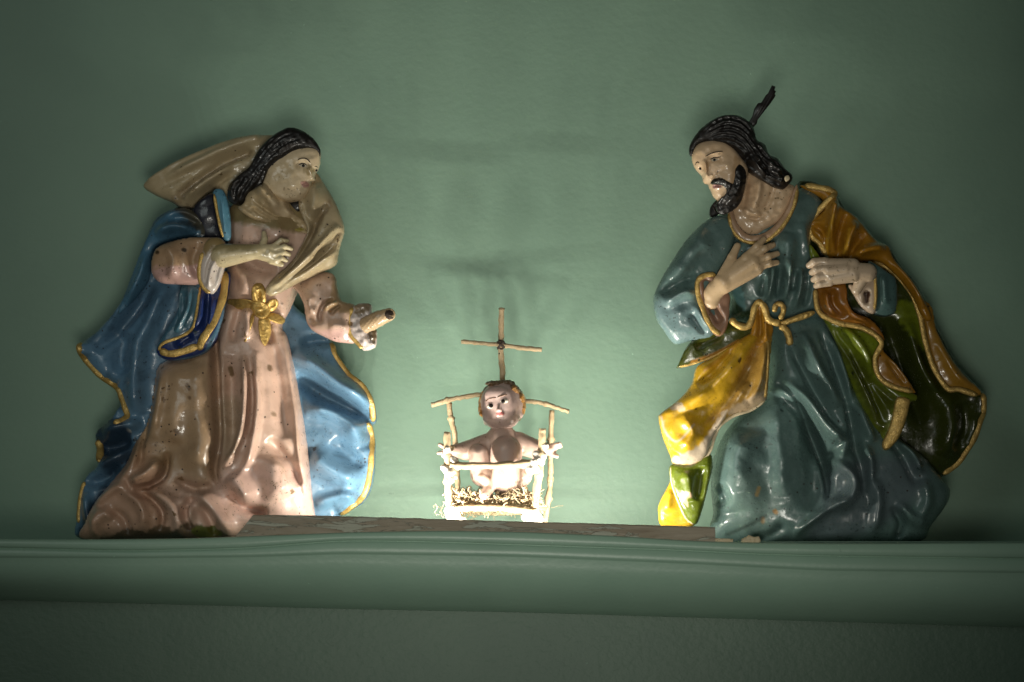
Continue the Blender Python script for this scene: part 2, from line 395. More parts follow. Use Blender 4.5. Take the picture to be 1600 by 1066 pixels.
def wallmat(name, c1, c2, rough, sc_, bump, spec=.4):
    m, t, b = nodes(name); tc = N_(t, 'ShaderNodeTexCoord').outputs['Object']
    def noise(s_, det=5., r=.6):
        n = N_(t, 'ShaderNodeTexNoise', Scale=s_, Detail=det, Roughness=r); t.links.new(tc, n.inputs['Vector']); return n.outputs['Fac']
    cur = mix(t, ramp(t, noise(sc_), .3, .7), c1, c2)
    cur = mix(t, ramp(t, noise(sc_*9, 8, .7), .70, .76), cur, tuple(v*.72 for v in c1))
    big = N_(t, 'ShaderNodeMapRange'); t.links.new(noise(sc_*.35, 4), big.inputs[0]); big.inputs[1].default_value = .3; big.inputs[2].default_value = .7; big.inputs[3].default_value = .9; big.inputs[4].default_value = 1.08
    hs = N_(t, 'ShaderNodeHueSaturation'); t.links.new(cur, hs.inputs['Color']); t.links.new(big.outputs[0], hs.inputs['Value']); cur = hs.outputs[0]
    sp = ramp(t, noise(sc_*40, 2, .5), .76, .80); cur = mix(t, sp, cur, tuple(v*1.5 for v in c1))
    t.links.new(cur, b.inputs['Base Color']); b.inputs['Roughness'].default_value = rough; b.inputs['Specular IOR Level'].default_value = spec
    mp = N_(t, 'ShaderNodeMapping'); mp.inputs['Scale'].default_value = (.8, 1, 1.0); t.links.new(tc, mp.inputs[0])
    nz = N_(t, 'ShaderNodeTexNoise', Scale=sc_*30, Detail=2.); t.links.new(mp.outputs[0], nz.inputs['Vector'])
    n2 = N_(t, 'ShaderNodeTexNoise', Scale=sc_*3, Detail=3.); t.links.new(tc, n2.inputs['Vector'])
    ad = N_(t, 'ShaderNodeMath', operation='MULTIPLY_ADD'); t.links.new(n2.outputs['Fac'], ad.inputs[0]); ad.inputs[1].default_value = 1.2; t.links.new(nz.outputs['Fac'], ad.inputs[2])
    bp = N_(t, 'ShaderNodeBump', Strength=bump, Distance=.0012); t.links.new(ad.outputs[0], bp.inputs['Height']); t.links.new(bp.outputs[0], b.inputs['Normal'])
    return m
M_EYE.node_tree.nodes['Principled BSDF'].inputs['Specular IOR Level'].default_value = .15
M_WALL = wallmat('green_wall_paint', (.225, .355, .265), (.25, .385, .285), .5, 7, .2)
M_LEDGE = wallmat('green_gloss_paint', (.27, .42, .32), (.31, .465, .355), .36, 9, .12)
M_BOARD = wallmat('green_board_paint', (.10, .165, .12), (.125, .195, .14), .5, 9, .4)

# ------------------------------------------------------------------ setting
def structure(d): d['o']['kind'] = 'structure'; return d
structure(link('wall', [W(-900, -900, -165), W(2500, -900, -165), W(2500, 1500, -165), W(-900, 1500, -165)], [(0, 3, 2, 1)], M_WALL, flat=True))
def interp(s, x):
    p = P(s); return np.interp(x, [q[0] for q in p], [q[1] for q in p])
xs = np.arange(-500, 2101, 10.0)
def curve(s):
    y = interp(s, xs)
    for _ in range(12): y = np.convolve(np.pad(y, 1, mode='edge'), [.25, .5, .25], 'valid')
    return y
k_l = (D-180)/D
lip = curve('-500,842 0,842 130,843 300,841 430,836 560,831 700,829 820,831 960,837 1080,845 1180,848 1300,849 1600,848 2100,848')
gro = curve('-500,856 0,856 200,861 380,857 530,845 650,846 800,851 1070,860 1180,866 1300,869 1600,873 2100,875')
ban = curve('-500,871 0,871 200,872 400,870 530,865 800,869 1070,880 1280,891 1600,895 2100,898')
bot = curve('-500,926 0,939 540,953 800,958 1070,966 1600,982 2100,997')
prof = []
V = []
for i, x in enumerate(xs):
    l, g, b, q = lip[i], gro[i], ban[i], bot[i]
    row = [(SHELF+14, 60), (SHELF-.5, 62), (SHELF-.8, 150), (l+.6, 166), (l, 172), (l+.6, 177), (l+3, 180), (g-3, 181), (g-1.2, 179), (g, 175.5), (g+1.2, 178.5), (g+3, 180.5), (b-4, 181), (b-1, 180), (b, 178.5), (b+1.5, 178)]
    for t in np.linspace(0, 1, 9)[1:]:
        row.append((b+1.5+(q-b-1.5)*t, 178-6*t-64*t**2.6))
    row += [(q+1, 100), (q+1, 60)]
    for (yy, zz) in row: V.append(((x-800)*k_l*S, -zz*S, ((HY-yy)*k_l-(HY-SHELF))*S))
nr = len(row); F = []
for i in range(len(xs)-1):
    for j in range(nr-1): F.append((i*nr+j, (i+1)*nr+j, (i+1)*nr+j+1, i*nr+j+1))
structure(link('shelf_moulding', V, [f[::-1] for f in F], M_LEDGE))
def box(x0, x1, y0, y1, z0, z1):
    v = [W(x, y, z) for x in (x0, x1) for y in (y0, y1) for z in (z0, z1)]
    f = [(0, 1, 3, 2), (4, 6, 7, 5), (0, 4, 5, 1), (2, 3, 7, 6), (0, 2, 6, 4), (1, 5, 7, 3)]
    return v, f
v, f = box(-500, 2100, SHELF, SHELF+16, -164, 140); structure(link('shelf', v, f, M_LEDGE, flat=True))
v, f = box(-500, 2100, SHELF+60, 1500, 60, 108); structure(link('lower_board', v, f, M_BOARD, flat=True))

# ------------------------------------------------------------------ kneeling woman
BLUE = (.115, .225, .335); NAVY = (.012, .03, .14); PINK = (.62, .425, .33); TAN = (.47, .375, .225); SKIN = (.66, .52, .335); WORN = (.33, .22, .11)
mary = Thing('woman_figurine', 'painted plaster figurine of a kneeling woman in pink dress, tan veil and blue cloak', 'figurine', 350, SHELF, 0)
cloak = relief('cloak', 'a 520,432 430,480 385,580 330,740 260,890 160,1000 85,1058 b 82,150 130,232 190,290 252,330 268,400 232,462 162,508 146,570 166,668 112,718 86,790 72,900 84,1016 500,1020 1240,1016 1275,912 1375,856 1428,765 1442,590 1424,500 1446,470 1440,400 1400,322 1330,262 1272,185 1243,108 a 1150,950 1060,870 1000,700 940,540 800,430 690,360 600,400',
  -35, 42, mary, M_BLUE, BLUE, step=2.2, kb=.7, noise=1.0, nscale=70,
  folds=[('a 470,520 400,700 300,880 180,1010', 11, 16), ('a 420,790 330,930 230,1040 b 160,150', 9, -14), ('a 500,800 450,900 400,1010 b 330,150', 12, 14), ('b 300,60 270,180 300,260', 14, -14), ('b 370,100 350,250 350,380 370,450', 14, 13),
   ('b 190,520 300,500 380,480', 10, 14), ('b 170,600 260,590 330,560', 9, -16), ('b 150,700 250,650 330,600', 9, 12), ('b 110,760 200,740 280,680', 8, -12), ('b 120,800 130,900 150,980', 8, 12),
   ('b 1060,160 1180,230 1300,320 1420,400', 13, 20), ('b 1080,270 1200,350 1330,420 1430,450', 12, -22), ('b 1120,420 1250,430 1330,480 1390,580', 13, 16), ('b 1250,560 1330,640 1390,690', 11, -9), ('b 1150,620 1250,700 1380,760', 17, 14), ('b 1170,860 1290,820 1370,830', 9, 10), ('b 1100,120 1200,100 1230,130', 9, -12)],
  cf=[('b 85,110 90,180', 14, 22), ('b 190,290 250,330', 16, -16), ('b 265,400 200,480', 14, 18), ('b 150,540 150,600', 12, -14), ('b 1330,260 1445,440', 16, 16), ('b 1420,500 1440,600', 16, -12), ('b 1380,850 1280,910', 16, 14)],
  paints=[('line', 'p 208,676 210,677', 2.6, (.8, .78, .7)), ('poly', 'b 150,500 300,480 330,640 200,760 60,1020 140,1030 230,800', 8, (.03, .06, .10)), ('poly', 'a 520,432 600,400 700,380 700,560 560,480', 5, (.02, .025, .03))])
for t_, r_ in (('b 90,112 97,165 140,222 200,278 262,322 285,370 300,410 312,455 285,480 255,488', 5.0), ('b 165,558 178,600 184,664', 6.0), ('b 108,752 92,800 82,870 80,940', 3.4), ('b 1240,112 1262,180 1322,262 1392,324 1428,400 1434,475', 5.2), ('b 1410,482 1424,540 1426,620 1420,700 1404,780 1370,838 1285,904', 5.2)):
    trim('gold_trim', t_, r_, mary, M_GOLD, cloak, lift=2)
dress = relief('dress', 'a 880,380 770,430 765,560 755,700 752,850 735,930 700,1030 b 560,160 450,205 425,275 405,420 382,500 332,580 300,660 222,760 150,850 112,930 104,1018 480,1022 1190,1022 1165,900 1150,800 1124,560 1094,380 1062,200 1034,80 a 1010,980 1050,890 1090,800 1150,700 1180,560 1150,450 1080,390 980,360',
  8, 78, mary, M_PINK, PINK, step=2.0, kb=.5, noise=1.5, nscale=60,
  c=lambda x, y: 16*np.clip((y-600)/240, 0, 1)**1.5,
  folds=[('b 700,60 718,200 728,380 735,560 718,700 745,790', 6, -22, 'e'), ('b 780,180 790,380 795,520 790,640', 12, -15), ('b 850,180 862,350 846,520 800,640 758,690', 5, 17), ('b 905,160 918,380 906,520 880,650 840,720', 6, 12), ('b 882,260 890,420 878,560', 5, -9),
   ('b 960,60 990,200 1020,420 1040,560', 10, -9), ('b 960,560 1040,650 1110,770', 9, -12), ('b 1034,80 1080,380 1105,640 1135,800', 5, 9, 'n'), ('b 800,720 850,790 890,850', 14, 20), ('b 1010,640 1000,740 1040,830', 26, 10), ('b 790,810 850,870 960,900', 8, -14),
   ('b 440,240 410,420 385,560 372,690', 5, -12), ('b 475,230 455,420 430,560', 10, 10), ('b 560,200 540,400 530,580', 22, 9), ('b 640,160 650,380 660,600 640,760', 20, 9), ('b 475,660 420,720 330,765', 9, 20), ('b 505,620 488,720 430,770 350,785', 5, -18), ('b 390,560 340,680 280,760', 8, 9),
   ('b 150,860 250,790 330,770', 9, 12), ('b 160,960 220,900 250,930', 9, 9), ('b 290,800 360,830 400,900 390,980', 9, 9), ('b 340,800 430,830 480,900 470,980', 5, -11), ('b 420,790 520,850 560,930 545,1000', 11, 17), ('b 230,880 300,920 330,1000', 7, -7), ('b 560,830 610,880 605,960', 7, 11), ('b 620,820 590,900 615,975', 6, -14), ('b 640,790 740,900 800,1000', 11, 18), ('b 540,750 640,790 720,775', 7, -12), ('b 660,860 700,930 720,1000', 7, -12), ('b 170,1010 160,930 200,870', 7, 8),
   ('a 760,860 820,890 880,885 960,900 1010,930', 9, -10, 'n'), ('a 830,900 800,1000 b 800,120', 6, -9), ('a 940,960 960,1040 b 930,100', 7, -8), ('a 1000,960 b 1010,60', 5, 7), ('a 860,900 870,1000 b 850,110', 6, 9),
   ('a 820,650 900,720 1000,740', 9, -6), ('a 780,700 850,780 860,850', 10, 8), ('a 790,560 900,540 1080,560', 22, 7)],
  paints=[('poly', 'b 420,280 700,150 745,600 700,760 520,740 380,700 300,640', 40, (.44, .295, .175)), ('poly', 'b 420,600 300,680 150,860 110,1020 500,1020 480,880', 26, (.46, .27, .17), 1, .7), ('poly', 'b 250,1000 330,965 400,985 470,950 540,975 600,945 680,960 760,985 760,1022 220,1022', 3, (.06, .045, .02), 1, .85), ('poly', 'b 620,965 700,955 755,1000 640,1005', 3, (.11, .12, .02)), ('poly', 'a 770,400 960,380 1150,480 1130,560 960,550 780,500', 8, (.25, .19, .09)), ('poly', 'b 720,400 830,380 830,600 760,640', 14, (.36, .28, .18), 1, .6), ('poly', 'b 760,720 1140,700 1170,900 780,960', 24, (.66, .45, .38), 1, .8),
   ('line', 'b 785,235 790,260', 4, (.16, .10, .05)), ('line', 'b 600,320 608,335', 3.2, (.2, .12, .06)), ('line', 'b 965,230 968,240', 3.4, (.2, .13, .08)), ('line', 'b 985,445 990,450', 3, (.3, .2, .13)), ('line', 'b 545,525 555,535', 3, (.2, .12, .06)), ('line', 'b 610,375 612,378', 2.5, (.2, .12, .06))])
# gilded belt, bow and hanging ends
for nm_, pl_, fd_ in (('belt', 'i 535,540 640,550 735,572 735,616 640,622 545,596', []), ('belt', 'i 826,648 900,655 938,688 916,722 860,712 822,692', []),
    ('belt_end', 'i 668,632 724,640 734,700 695,820 668,857 652,800 660,720', [('i 695,650 685,760 668,840', 3, -4)]), ('belt_end', 'i 772,680 832,690 848,770 828,850 806,884 780,840 764,750', [('i 790,700 800,780 808,870', 3, -4)]),
    ('bow_loop', 'i 722,570 720,490 745,450 785,447 810,490 815,570 790,600', [('i 765,500 768,570', 3, -7)]), ('bow_loop', 'i 805,605 838,565 888,556 900,588 872,628 830,642', [('i 840,605 880,585', 2.5, -5)]),
    ('bow', 'i 698,600 755,570 820,588 842,640 800,694 738,672', [('i 720,620 800,630', 3, 3)])):
    relief(nm_, pl_, 80, 7 if nm_ != 'bow' else 9, mary, M_GOLD, (.6, .4, .12), step=1.1, kb=1, noise=.8, nscale=9, on=dress['s'], off=2.5 if nm_ != 'bow' else 5, folds=fd_)
# cloak front flap with navy lining
flap = relief('cloak_flap', 'a 548,780 530,900 470,1010 b 432,150 500,192 640,166 705,108 a 722,1000 752,880 768,730 700,760 620,770', 50, 16, mary, M_BLUE, NAVY, step=1.6, kb=1,
  folds=[('i 400,520 380,700 330,800', 5, 8), ('i 430,520 425,700 400,860', 4, -7), ('i 470,560 440,760 380,880', 5, 8), ('i 330,820 240,880 230,920', 5, -6)],
  paints=[('poly', 'i 240,440 370,470 365,600 330,760 250,840 90,910 70,960 60,880 180,700', 2, (.05, .13, .19)), ('line', 'i 560,600 520,740 460,860 400,960 200,1010', 3, (.09, .2, .29))], c=lambda x, y: 10*np.clip((y-450)/90, 0, 1))
trim('gold_trim', 'i 375,490 365,620 335,770 250,835 130,880 90,930', 2.6, mary, M_GOLD, flap, lift=1.5, flat=.6)
trim('gold_trim', 'i 545,380 540,520 510,640 450,780 400,860 370,930', 6.2, mary, M_GOLD, flap, lift=1, flat=.45)
trim('gold_trim', 'i 100,930 170,955 260,940 370,900', 5.6, mary, M_GOLD, flap, lift=1, flat=.45)
relief('cloak_fold', 'i 250,460 220,560 210,700 130,820 70,900 100,935 240,850 320,780 355,640 365,500', 62, 13, mary, M_BLUE, (.06, .15, .2), step=1.6, kb=1, folds=[('i 300,480 290,640 200,800', 4, 8), ('i 255,520 240,680', 4, -6)])
# shoulder of the cloak and lapel
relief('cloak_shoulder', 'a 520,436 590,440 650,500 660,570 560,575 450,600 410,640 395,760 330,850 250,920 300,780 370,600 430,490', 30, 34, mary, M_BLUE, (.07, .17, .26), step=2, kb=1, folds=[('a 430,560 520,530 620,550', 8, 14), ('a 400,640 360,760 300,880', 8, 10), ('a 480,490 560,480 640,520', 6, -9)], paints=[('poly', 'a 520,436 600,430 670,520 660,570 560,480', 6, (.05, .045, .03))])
lap = relief('cloak_lapel', 'a 690,355 740,352 768,450 772,570 738,572 712,480', 52, 16, mary, M_BLUE, (.10, .26, .36), step=1.4, kb=1, folds=[('a 735,370 750,560', 4, 5)])
trim('gold_trim', 'a 698,370 715,470 738,568', 2.6, mary, M_GOLD, lap, lift=2)
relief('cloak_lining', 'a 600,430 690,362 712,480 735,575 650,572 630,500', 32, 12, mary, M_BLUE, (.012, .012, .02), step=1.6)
# veil: wing behind the head, long end over the far shoulder
veil = relief('veil', 'a 368,330 400,290 480,238 560,200 740,132 860,104 960,100 1060,120 1150,260 1000,420 760,400 700,350 640,412 560,437 500,405 420,370', -8, 34, mary, M_VEIL, TAN, step=2, kb=.9, noise=1.2,
  folds=[('a 520,400 620,320 740,240 860,190', 6, -11, 's'), ('a 480,310 620,240 780,170 900,130', 8, 7, 's'), ('a 430,350 560,290 720,215 880,150', 6, -4), ('a 560,400 660,340 790,260', 8, 12), ('a 400,300 560,212 740,142 900,108', 5, 6, 'n'), ('a 640,400 720,330 800,280', 5, -8)],
  paints=[('poly', 'a 500,395 620,310 760,230 870,180 870,200 760,260 640,345 540,420', 4, (.16, .10, .05), 1, .5)], c=lambda x, y: 10*np.clip((x-260)/120, 0, 1))
vend = relief('veil', 'a 1168,268 1205,320 1245,385 1275,450 1300,530 1285,600 1276,640 1262,700 1190,738 1080,790 1010,828 960,846 938,815 980,760 1060,690 1110,600 1130,540 1090,440 1090,360 1130,280', 44, 28, mary, M_VEIL, TAN, step=1.6, kb=1, noise=1, off=0,
  c=lambda x, y: 22*np.clip((y-300)/110, 0, 1),
  folds=[('a 1225,420 1170,500 1150,560 1080,680 980,790', 6, -14), ('a 1275,520 1200,620 1100,720 980,810', 6, 12), ('a 1280,590 1180,690 1060,770 970,830', 4, -8), ('a 1290,540 1240,600 1160,680', 4, -6), ('a 1160,320 1170,400 1150,480', 12, 10), ('a 1270,640 1150,730 1010,810', 5, 8), ('a 1110,400 1150,520', 6, -6)],
  paints=[('poly', 'a 1220,410 1240,430 1170,560 1080,690 960,800 950,785 1060,670 1140,540', 4, (.18, .12, .06), 1, .6), ('poly', 'a 1200,720 1060,770 960,846 940,820 1040,780', 4, (.55, .45, .27))])
# neck and chest
neck = relief('neck', 'f 380,450 300,500 270,570 230,600 330,680 480,720 640,770 740,770 720,700 640,640 590,590 575,540 540,470 460,400', 62, 28, mary, M_SKIN, (.46, .35, .20), step=1.4, kb=1,
  folds=[('f 390,470 450,530 500,590', 9, 12, 'n'), ('f 230,600 380,700 560,740 720,780', 4, 7, 'n'), ('f 300,590 450,680 620,730', 2.5, -4), ('f 340,560 480,650 640,700', 2.5, -4), ('f 540,520 560,600 600,660', 5, 6)], paints=[('poly', 'f 460,560 560,540 600,640 520,660', 6, SKIN), ('poly', 'f 420,730 560,720 690,740 620,770 480,760', 3, (.3, .24, .05))], noise=1.0, nscale=14, c=lambda x, y: -24*np.clip((x-412)/36, 0, 1))
# head
head = relief('head', 'f 800,205 802,260 797,305 785,335 770,352 764,385 768,412 757,425 744,430 745,452 736,462 732,480 718,505 690,535 650,550 590,557 540,552 470,520 410,480 400,440 420,380 450,300 540,230 640,180 730,170', 62, 30, mary, M_SKIN, SKIN, step=.9, kb=1.2, noise=.5, nscale=20, edge=2,
  folds=[('f 738,325 750,368 757,405', 2.0, 3.6, 's'), ('f 754,402 758,411', 2.4, 3.0, 'n'), ('f 655,322 690,318 722,328', 3.4, -3.6, 'n'), ('f 772,345 782,340', 2.5, -3, 'n'), ('f 650,285 700,276 738,298', 2.6, 2.2), ('f 682,438 702,438 724,444', 1.6, 1.0, 'n'), ('f 692,461 718,461', 1.7, 1.2, 'n'), ('f 676,450 700,452 726,450', 1.0, -1.0, 'n'), ('f 695,482 720,480', 2, -1.2, 'n'), ('f 670,512 705,512', 5, 3.4, 'n'), ('f 600,410 620,460', 10, 3.6, 'n'), ('f 735,425 715,430', 1.5, -1.4, 'n'), ('f 470,505 560,545 640,545', 3, 2.5, 'n')],
  paints=[('poly', 'f 725,318 752,322 752,385 700,375 700,350', 3, (.25, .18, .075), 1, .8), ('poly', 'f 480,340 600,300 650,360 560,440 450,450', 16, (.52, .40, .23), 1, .5), ('poly', 'f 672,436 702,430 730,446 722,468 690,468', 1.0, (.50, .27, .215)), ('line', 'f 560,475 558,490', .5, (.12, .07, .04)), ('line', 'f 648,478 652,490', .6, (.12, .07, .04)), ('line', 'f 672,512 669,518', .6, (.12, .07, .04))])
def eye(parent_head, host, pt, rx, ry, rot, look=(0, 0), iris=.55):
    x, y = P(pt)[0]; z = float(host['s'](np.array([x]), np.array([y]))[0])+.5
    k = (D-host['z0'])/D
    def ball(name, cx, cy, a, b, cz, dep, c_):
        V = []; F = []; n = 16; rings = 5
        for i in range(rings):
            ph = math.pi/2*i/(rings-1)
            for j in range(n):
                th = 2*math.pi*j/n; u_, v_ = a*math.cos(th)*math.cos(ph), b*math.sin(th)*math.cos(ph)
                if name == 'eye': v_ *= (1-.45*abs(math.cos(th))**3)
                V.append((cx+u_*math.cos(rot)-v_*math.sin(rot), cy+u_*math.sin(rot)+v_*math.cos(rot), cz+dep*math.sin(ph)))
        for i in range(rings-1):
            for j in range(n): F.append((i*n+j, (i+1)*n+j, (i+1)*n+(j+1) % n, i*n+(j+1) % n))
        F.append(tuple(range(n)))
        return link(name, wk(V, k), F, M_EYE, parent_head, np.tile(c_, (len(V), 1)))
    ball('eye', x, y, rx, ry, z, 1.5, (.55, .48, .36))
    ball('iris', x+look[0], y+look[1], ry*iris*1.35, ry*iris*1.35, z+1.0, 1.0, (.012, .009, .007))
def liner(parent_head, host, pts, r, c_=(.02, .013, .01), name='eyebrow'):
    return trim(name, pts, r, parent_head, M_EYE, host, lift=.35, flat=.5, color=c_, lump=0)
eye(head, head, 'f 690,322', 5.8, 3.3, .08, (0.3, 0))
eye(head, head, 'f 776,346', 2.4, 2.4, -.2, (0.4, 0))
liner(head, head, 'f 655,282 690,272 718,278 740,300', .8)
liner(head, head, 'f 768,325 778,320 786,326', .6)
liner(head, head, 'f 655,318 680,306 705,310 715,322', .7, name='eyelid')
hair = relief('hair', 'f 600,45 540,62 470,105 420,150 370,205 335,270 305,320 240,370 180,425 158,470 155,530 185,565 235,575 285,553 330,510 375,480 412,432 450,350 500,310 560,272 620,224 690,203 750,200 785,225 797,262 806,230 800,190 770,140 720,95 670,65', 62, 34, mary, M_HAIR, (.01, .01, .01), step=1.2, kb=1.4, noise=.8, nscale=16, edge=2.5,
  folds=strands('f 600,60 480,120 380,230 320,330 220,410 170,490', 'f 740,180 640,205 540,262 440,340 400,420 300,530', 13, 2.6, 2.6)+strands('f 240,400 190,470 200,550', 'f 380,440 340,480 270,550', 6, 2.4, 3)+[('f 690,208 560,280 450,350 410,430', 3, 4, 'n')], c=lambda x, y: 6*np.clip((x-400)/80, 0, 1)-8*np.clip((y-270)/60, 0, 1))
relief('hair', 'f 570,560 660,545 690,575 640,640 600,610', 40, 10, mary, M_HAIR, (.01, .01, .01), step=1.4)
# raised arm: sleeve, turned-back cuff, forearm and hand on the breast
relief('sleeve', 'a 415,645 450,604 560,572 660,566 730,580 735,700 650,775 520,783 440,772 404,722', 78, 30, mary, M_PINK, (.42, .27, .16), step=1.6, kb=1, noise=1.2, folds=[('a 470,600 520,680 500,770', 9, 5), ('a 640,590 600,680 640,770', 7, -6)],
  paints=[('poly', 'a 405,720 520,710 650,705 660,790 430,790', 6, (.58, .36, .31)), ('line', 'a 562,632 568,634', 3.2, (.02, .015, .01)), ('line', 'a 436,640 440,642', 3, (.03, .02, .01))])  # brighter pink underside is light from below, painted into the sleeve colour
cuff = relief('cuff', 'i 395,190 450,140 520,150 548,200 545,300 525,390 490,490 450,532 410,505 370,450 362,380 375,280', 92, 20, mary, M_PINK, (.60, .52, .46), step=1.4, kb=1.2, folds=[('i 500,280 450,380 430,500', 3, 5), ('i 470,260 430,350 410,470', 3, -4), ('i 525,300 490,400 470,490', 3, -4)], paints=[('poly', 'i 390,180 450,130 550,150 550,260 470,250 400,260', 6, (.30, .21, .09))])
trim('gold_trim', 'i 392,250 372,330 368,420 395,490 440,525', 3.6, mary, M_GOLD, cuff, lift=1.5)
zc = 102
blend('hand', [cap(Q('i 520,265', zc-4), Q('i 760,238', zc+2), 19, 11.5), cap(Q('i 760,235', zc+2), Q('i 890,215', zc), 10, 7), cap(Q('i 760,245', zc+2), Q('i 885,290', zc), 10, 7.5), cap(Q('i 850,250', zc+1), Q('i 890,260', zc), 9, 8),
  cap(Q('i 795,210', zc), Q('i 815,150', zc-3), 6.5, 5), cap(Q('i 815,150', zc-3), Q('i 808,105', zc-6), 5, 3.8),
  cap(Q('i 880,200', zc+1), Q('i 930,160', zc+1), 4.4, 3.8), cap(Q('i 930,160', zc+1), Q('i 972,160', zc-5), 3.8, 3.0),
  cap(Q('i 890,225', zc+3), Q('i 955,205', zc+4), 4.6, 4), cap(Q('i 955,205', zc+4), Q('i 1003,217', zc-4), 4, 3.2),
  cap(Q('i 890,262', zc+3), Q('i 945,245', zc+4), 4.6, 4), cap(Q('i 945,245', zc+4), Q('i 985,256', zc-4), 4, 3.2),
  cap(Q('i 890,298', zc+2), Q('i 932,285', zc+3), 4.4, 3.8), cap(Q('i 932,285', zc+3), Q('i 965,298', zc-4), 3.8, 3.0), cap(Q('i 860,300', zc), Q('i 930,325', zc-4), 6, 4)],
  mary, M_SKIN, (.60, .50, .30), 2.0, .9, paint=lambda V_, C_: C_+(np.array((.34, .27, .13))-C_)*(np.clip((398+2.5*wob(V_[:, 0], V_[:, 1], 14, 3)-V_[:, 1])/7, 0, 1)*np.clip((412-V_[:, 0])/20, 0, 1))[:, None])
# reaching arm with a broken hand
relief('sleeve', 'j 60,40 230,-60 430,-110 560,-60 590,60 630,210 680,255 760,275 800,300 790,420 780,600 800,735 700,742 560,720 430,660 300,590 230,500 205,380 190,280 130,150', 42, 32, mary, M_PINK, (.58, .40, .30), step=1.4, kb=1, noise=1.2, c=lambda x, y: 12*np.clip((x-470)/70, 0, 1),
  folds=[('j 560,240 440,300 390,400 395,520', 3.5, -9), ('j 600,270 500,320 460,380', 4, 7), ('j 640,300 560,370 520,420', 3, -5), ('j 300,180 260,300 300,420', 7, 5), ('j 230,300 250,420 330,540', 5, -5), ('j 500,560 640,560 760,600', 8, 6)],
  paints=[('poly', 'j 560,-60 600,80 640,220 800,300 780,420 640,380 520,400 430,330 520,180', 5, (.30, .20, .09), 1, .8), ('poly', 'j 240,500 400,600 780,600 800,740 500,720', 6, (.64, .40, .35))])  # dark top and pink underside paint in the shading of light from below
cuff2 = relief('cuff', 'j 770,310 800,285 860,258 960,262 1000,300 1005,420 1050,560 1060,660 1050,760 1010,800 900,822 830,740 740,650 712,560 720,420', 60, 19, mary, M_PINK, (.60, .52, .48), step=1.1, kb=1.3, noise=1.1, nscale=14, folds=[('j 890,440 930,600 990,740', 2.5, -6), ('j 850,500 890,640 930,740', 3, 3)], paints=[('poly', 'j 800,290 960,262 1000,300 900,400 830,420', 3, (.22, .15, .07), 1, .85), ('poly', 'j 950,600 1050,570 1050,720 1000,740', 2, (.06, .04, .02))])
trim('gold_trim', 'j 775,320 735,420 725,540 750,640 820,720 890,800', 3.8, mary, M_GOLD, cuff2, lift=1.5)
stump = blend('wrist', [cap(Q('j 930,510', 68), Q('j 1080,445', 80), 13.5, 12), cap(Q('j 1080,445', 80), Q('j 1205,402', 86), 12, 10.2)], mary, M_SKIN, (.44, .31, .18), 2, .9, cuts=[cap(Q('j 1265,372', 100), Q('j 1330,345', 112), 9.5, 14)], disp=lambda G: .25*np.sin(G[:, 0]*.9)*np.sin(G[:, 1]*.8))
V_, F_ = sweep([Q('j 1195,402', 89), Q('j 1212,396', 92), Q('j 1222,392', 94)], [7, 8.2, 7], 16, 1.0, .15)
link('broken_end', wk(V_, (D-88)/D), F_, M_DARK, stump)

# ------------------------------------------------------------------ kneeling man
TEAL = (.105, .172, .158); YEL = (.56, .33, .018); ORA = (.36, .165, .012); OLIVE = (.155, .20, .012); DKOL = (.035, .045, .006); JSK = (.64, .45, .28); CREAM = (.55, .40, .25)
jos = Thing('man_figurine', 'painted plaster figurine of a bearded kneeling man in teal robe and ochre cloak', 'figurine', 1270, SHELF, 0)
# back sheet of the cloak: olive lining towards the viewer
back = relief('cloak', 'c 690,470 800,478 860,520 900,590 960,630 1030,720 1090,750 1130,820 1200,900 1240,970 1275,1050 d 1300,100 1380,250 1440,320 1492,368 1496,420 1488,500 1452,600 1385,700 1312,750 1200,760 1000,700 800,400 740,100 c 740,900 720,700', -35, 40, jos, M_GREEN, DKOL, step=2.2, kb=.7, noise=1.0, nscale=60,
  folds=[('d 1060,60 1150,300 1220,520', 12, -14), ('d 1140,60 1210,280 1300,420', 11, 12), ('d 1300,380 1340,520 1310,660', 16, 10), ('d 1400,420 1410,540 1360,640', 10, -8)], cf=[('d 1495,370 1490,500', 16, 16), ('d 1440,620 1310,745', 18, -8)],
  paints=[('poly', 'd 1090,0 1200,0 1250,140 1230,200 1150,120', 6, OLIVE)])
trim('gold_trim', 'd 1480,385 1486,440 1474,520 1440,600 1385,685 1318,735', 4.6, jos, M_GOLD, back, lift=2)
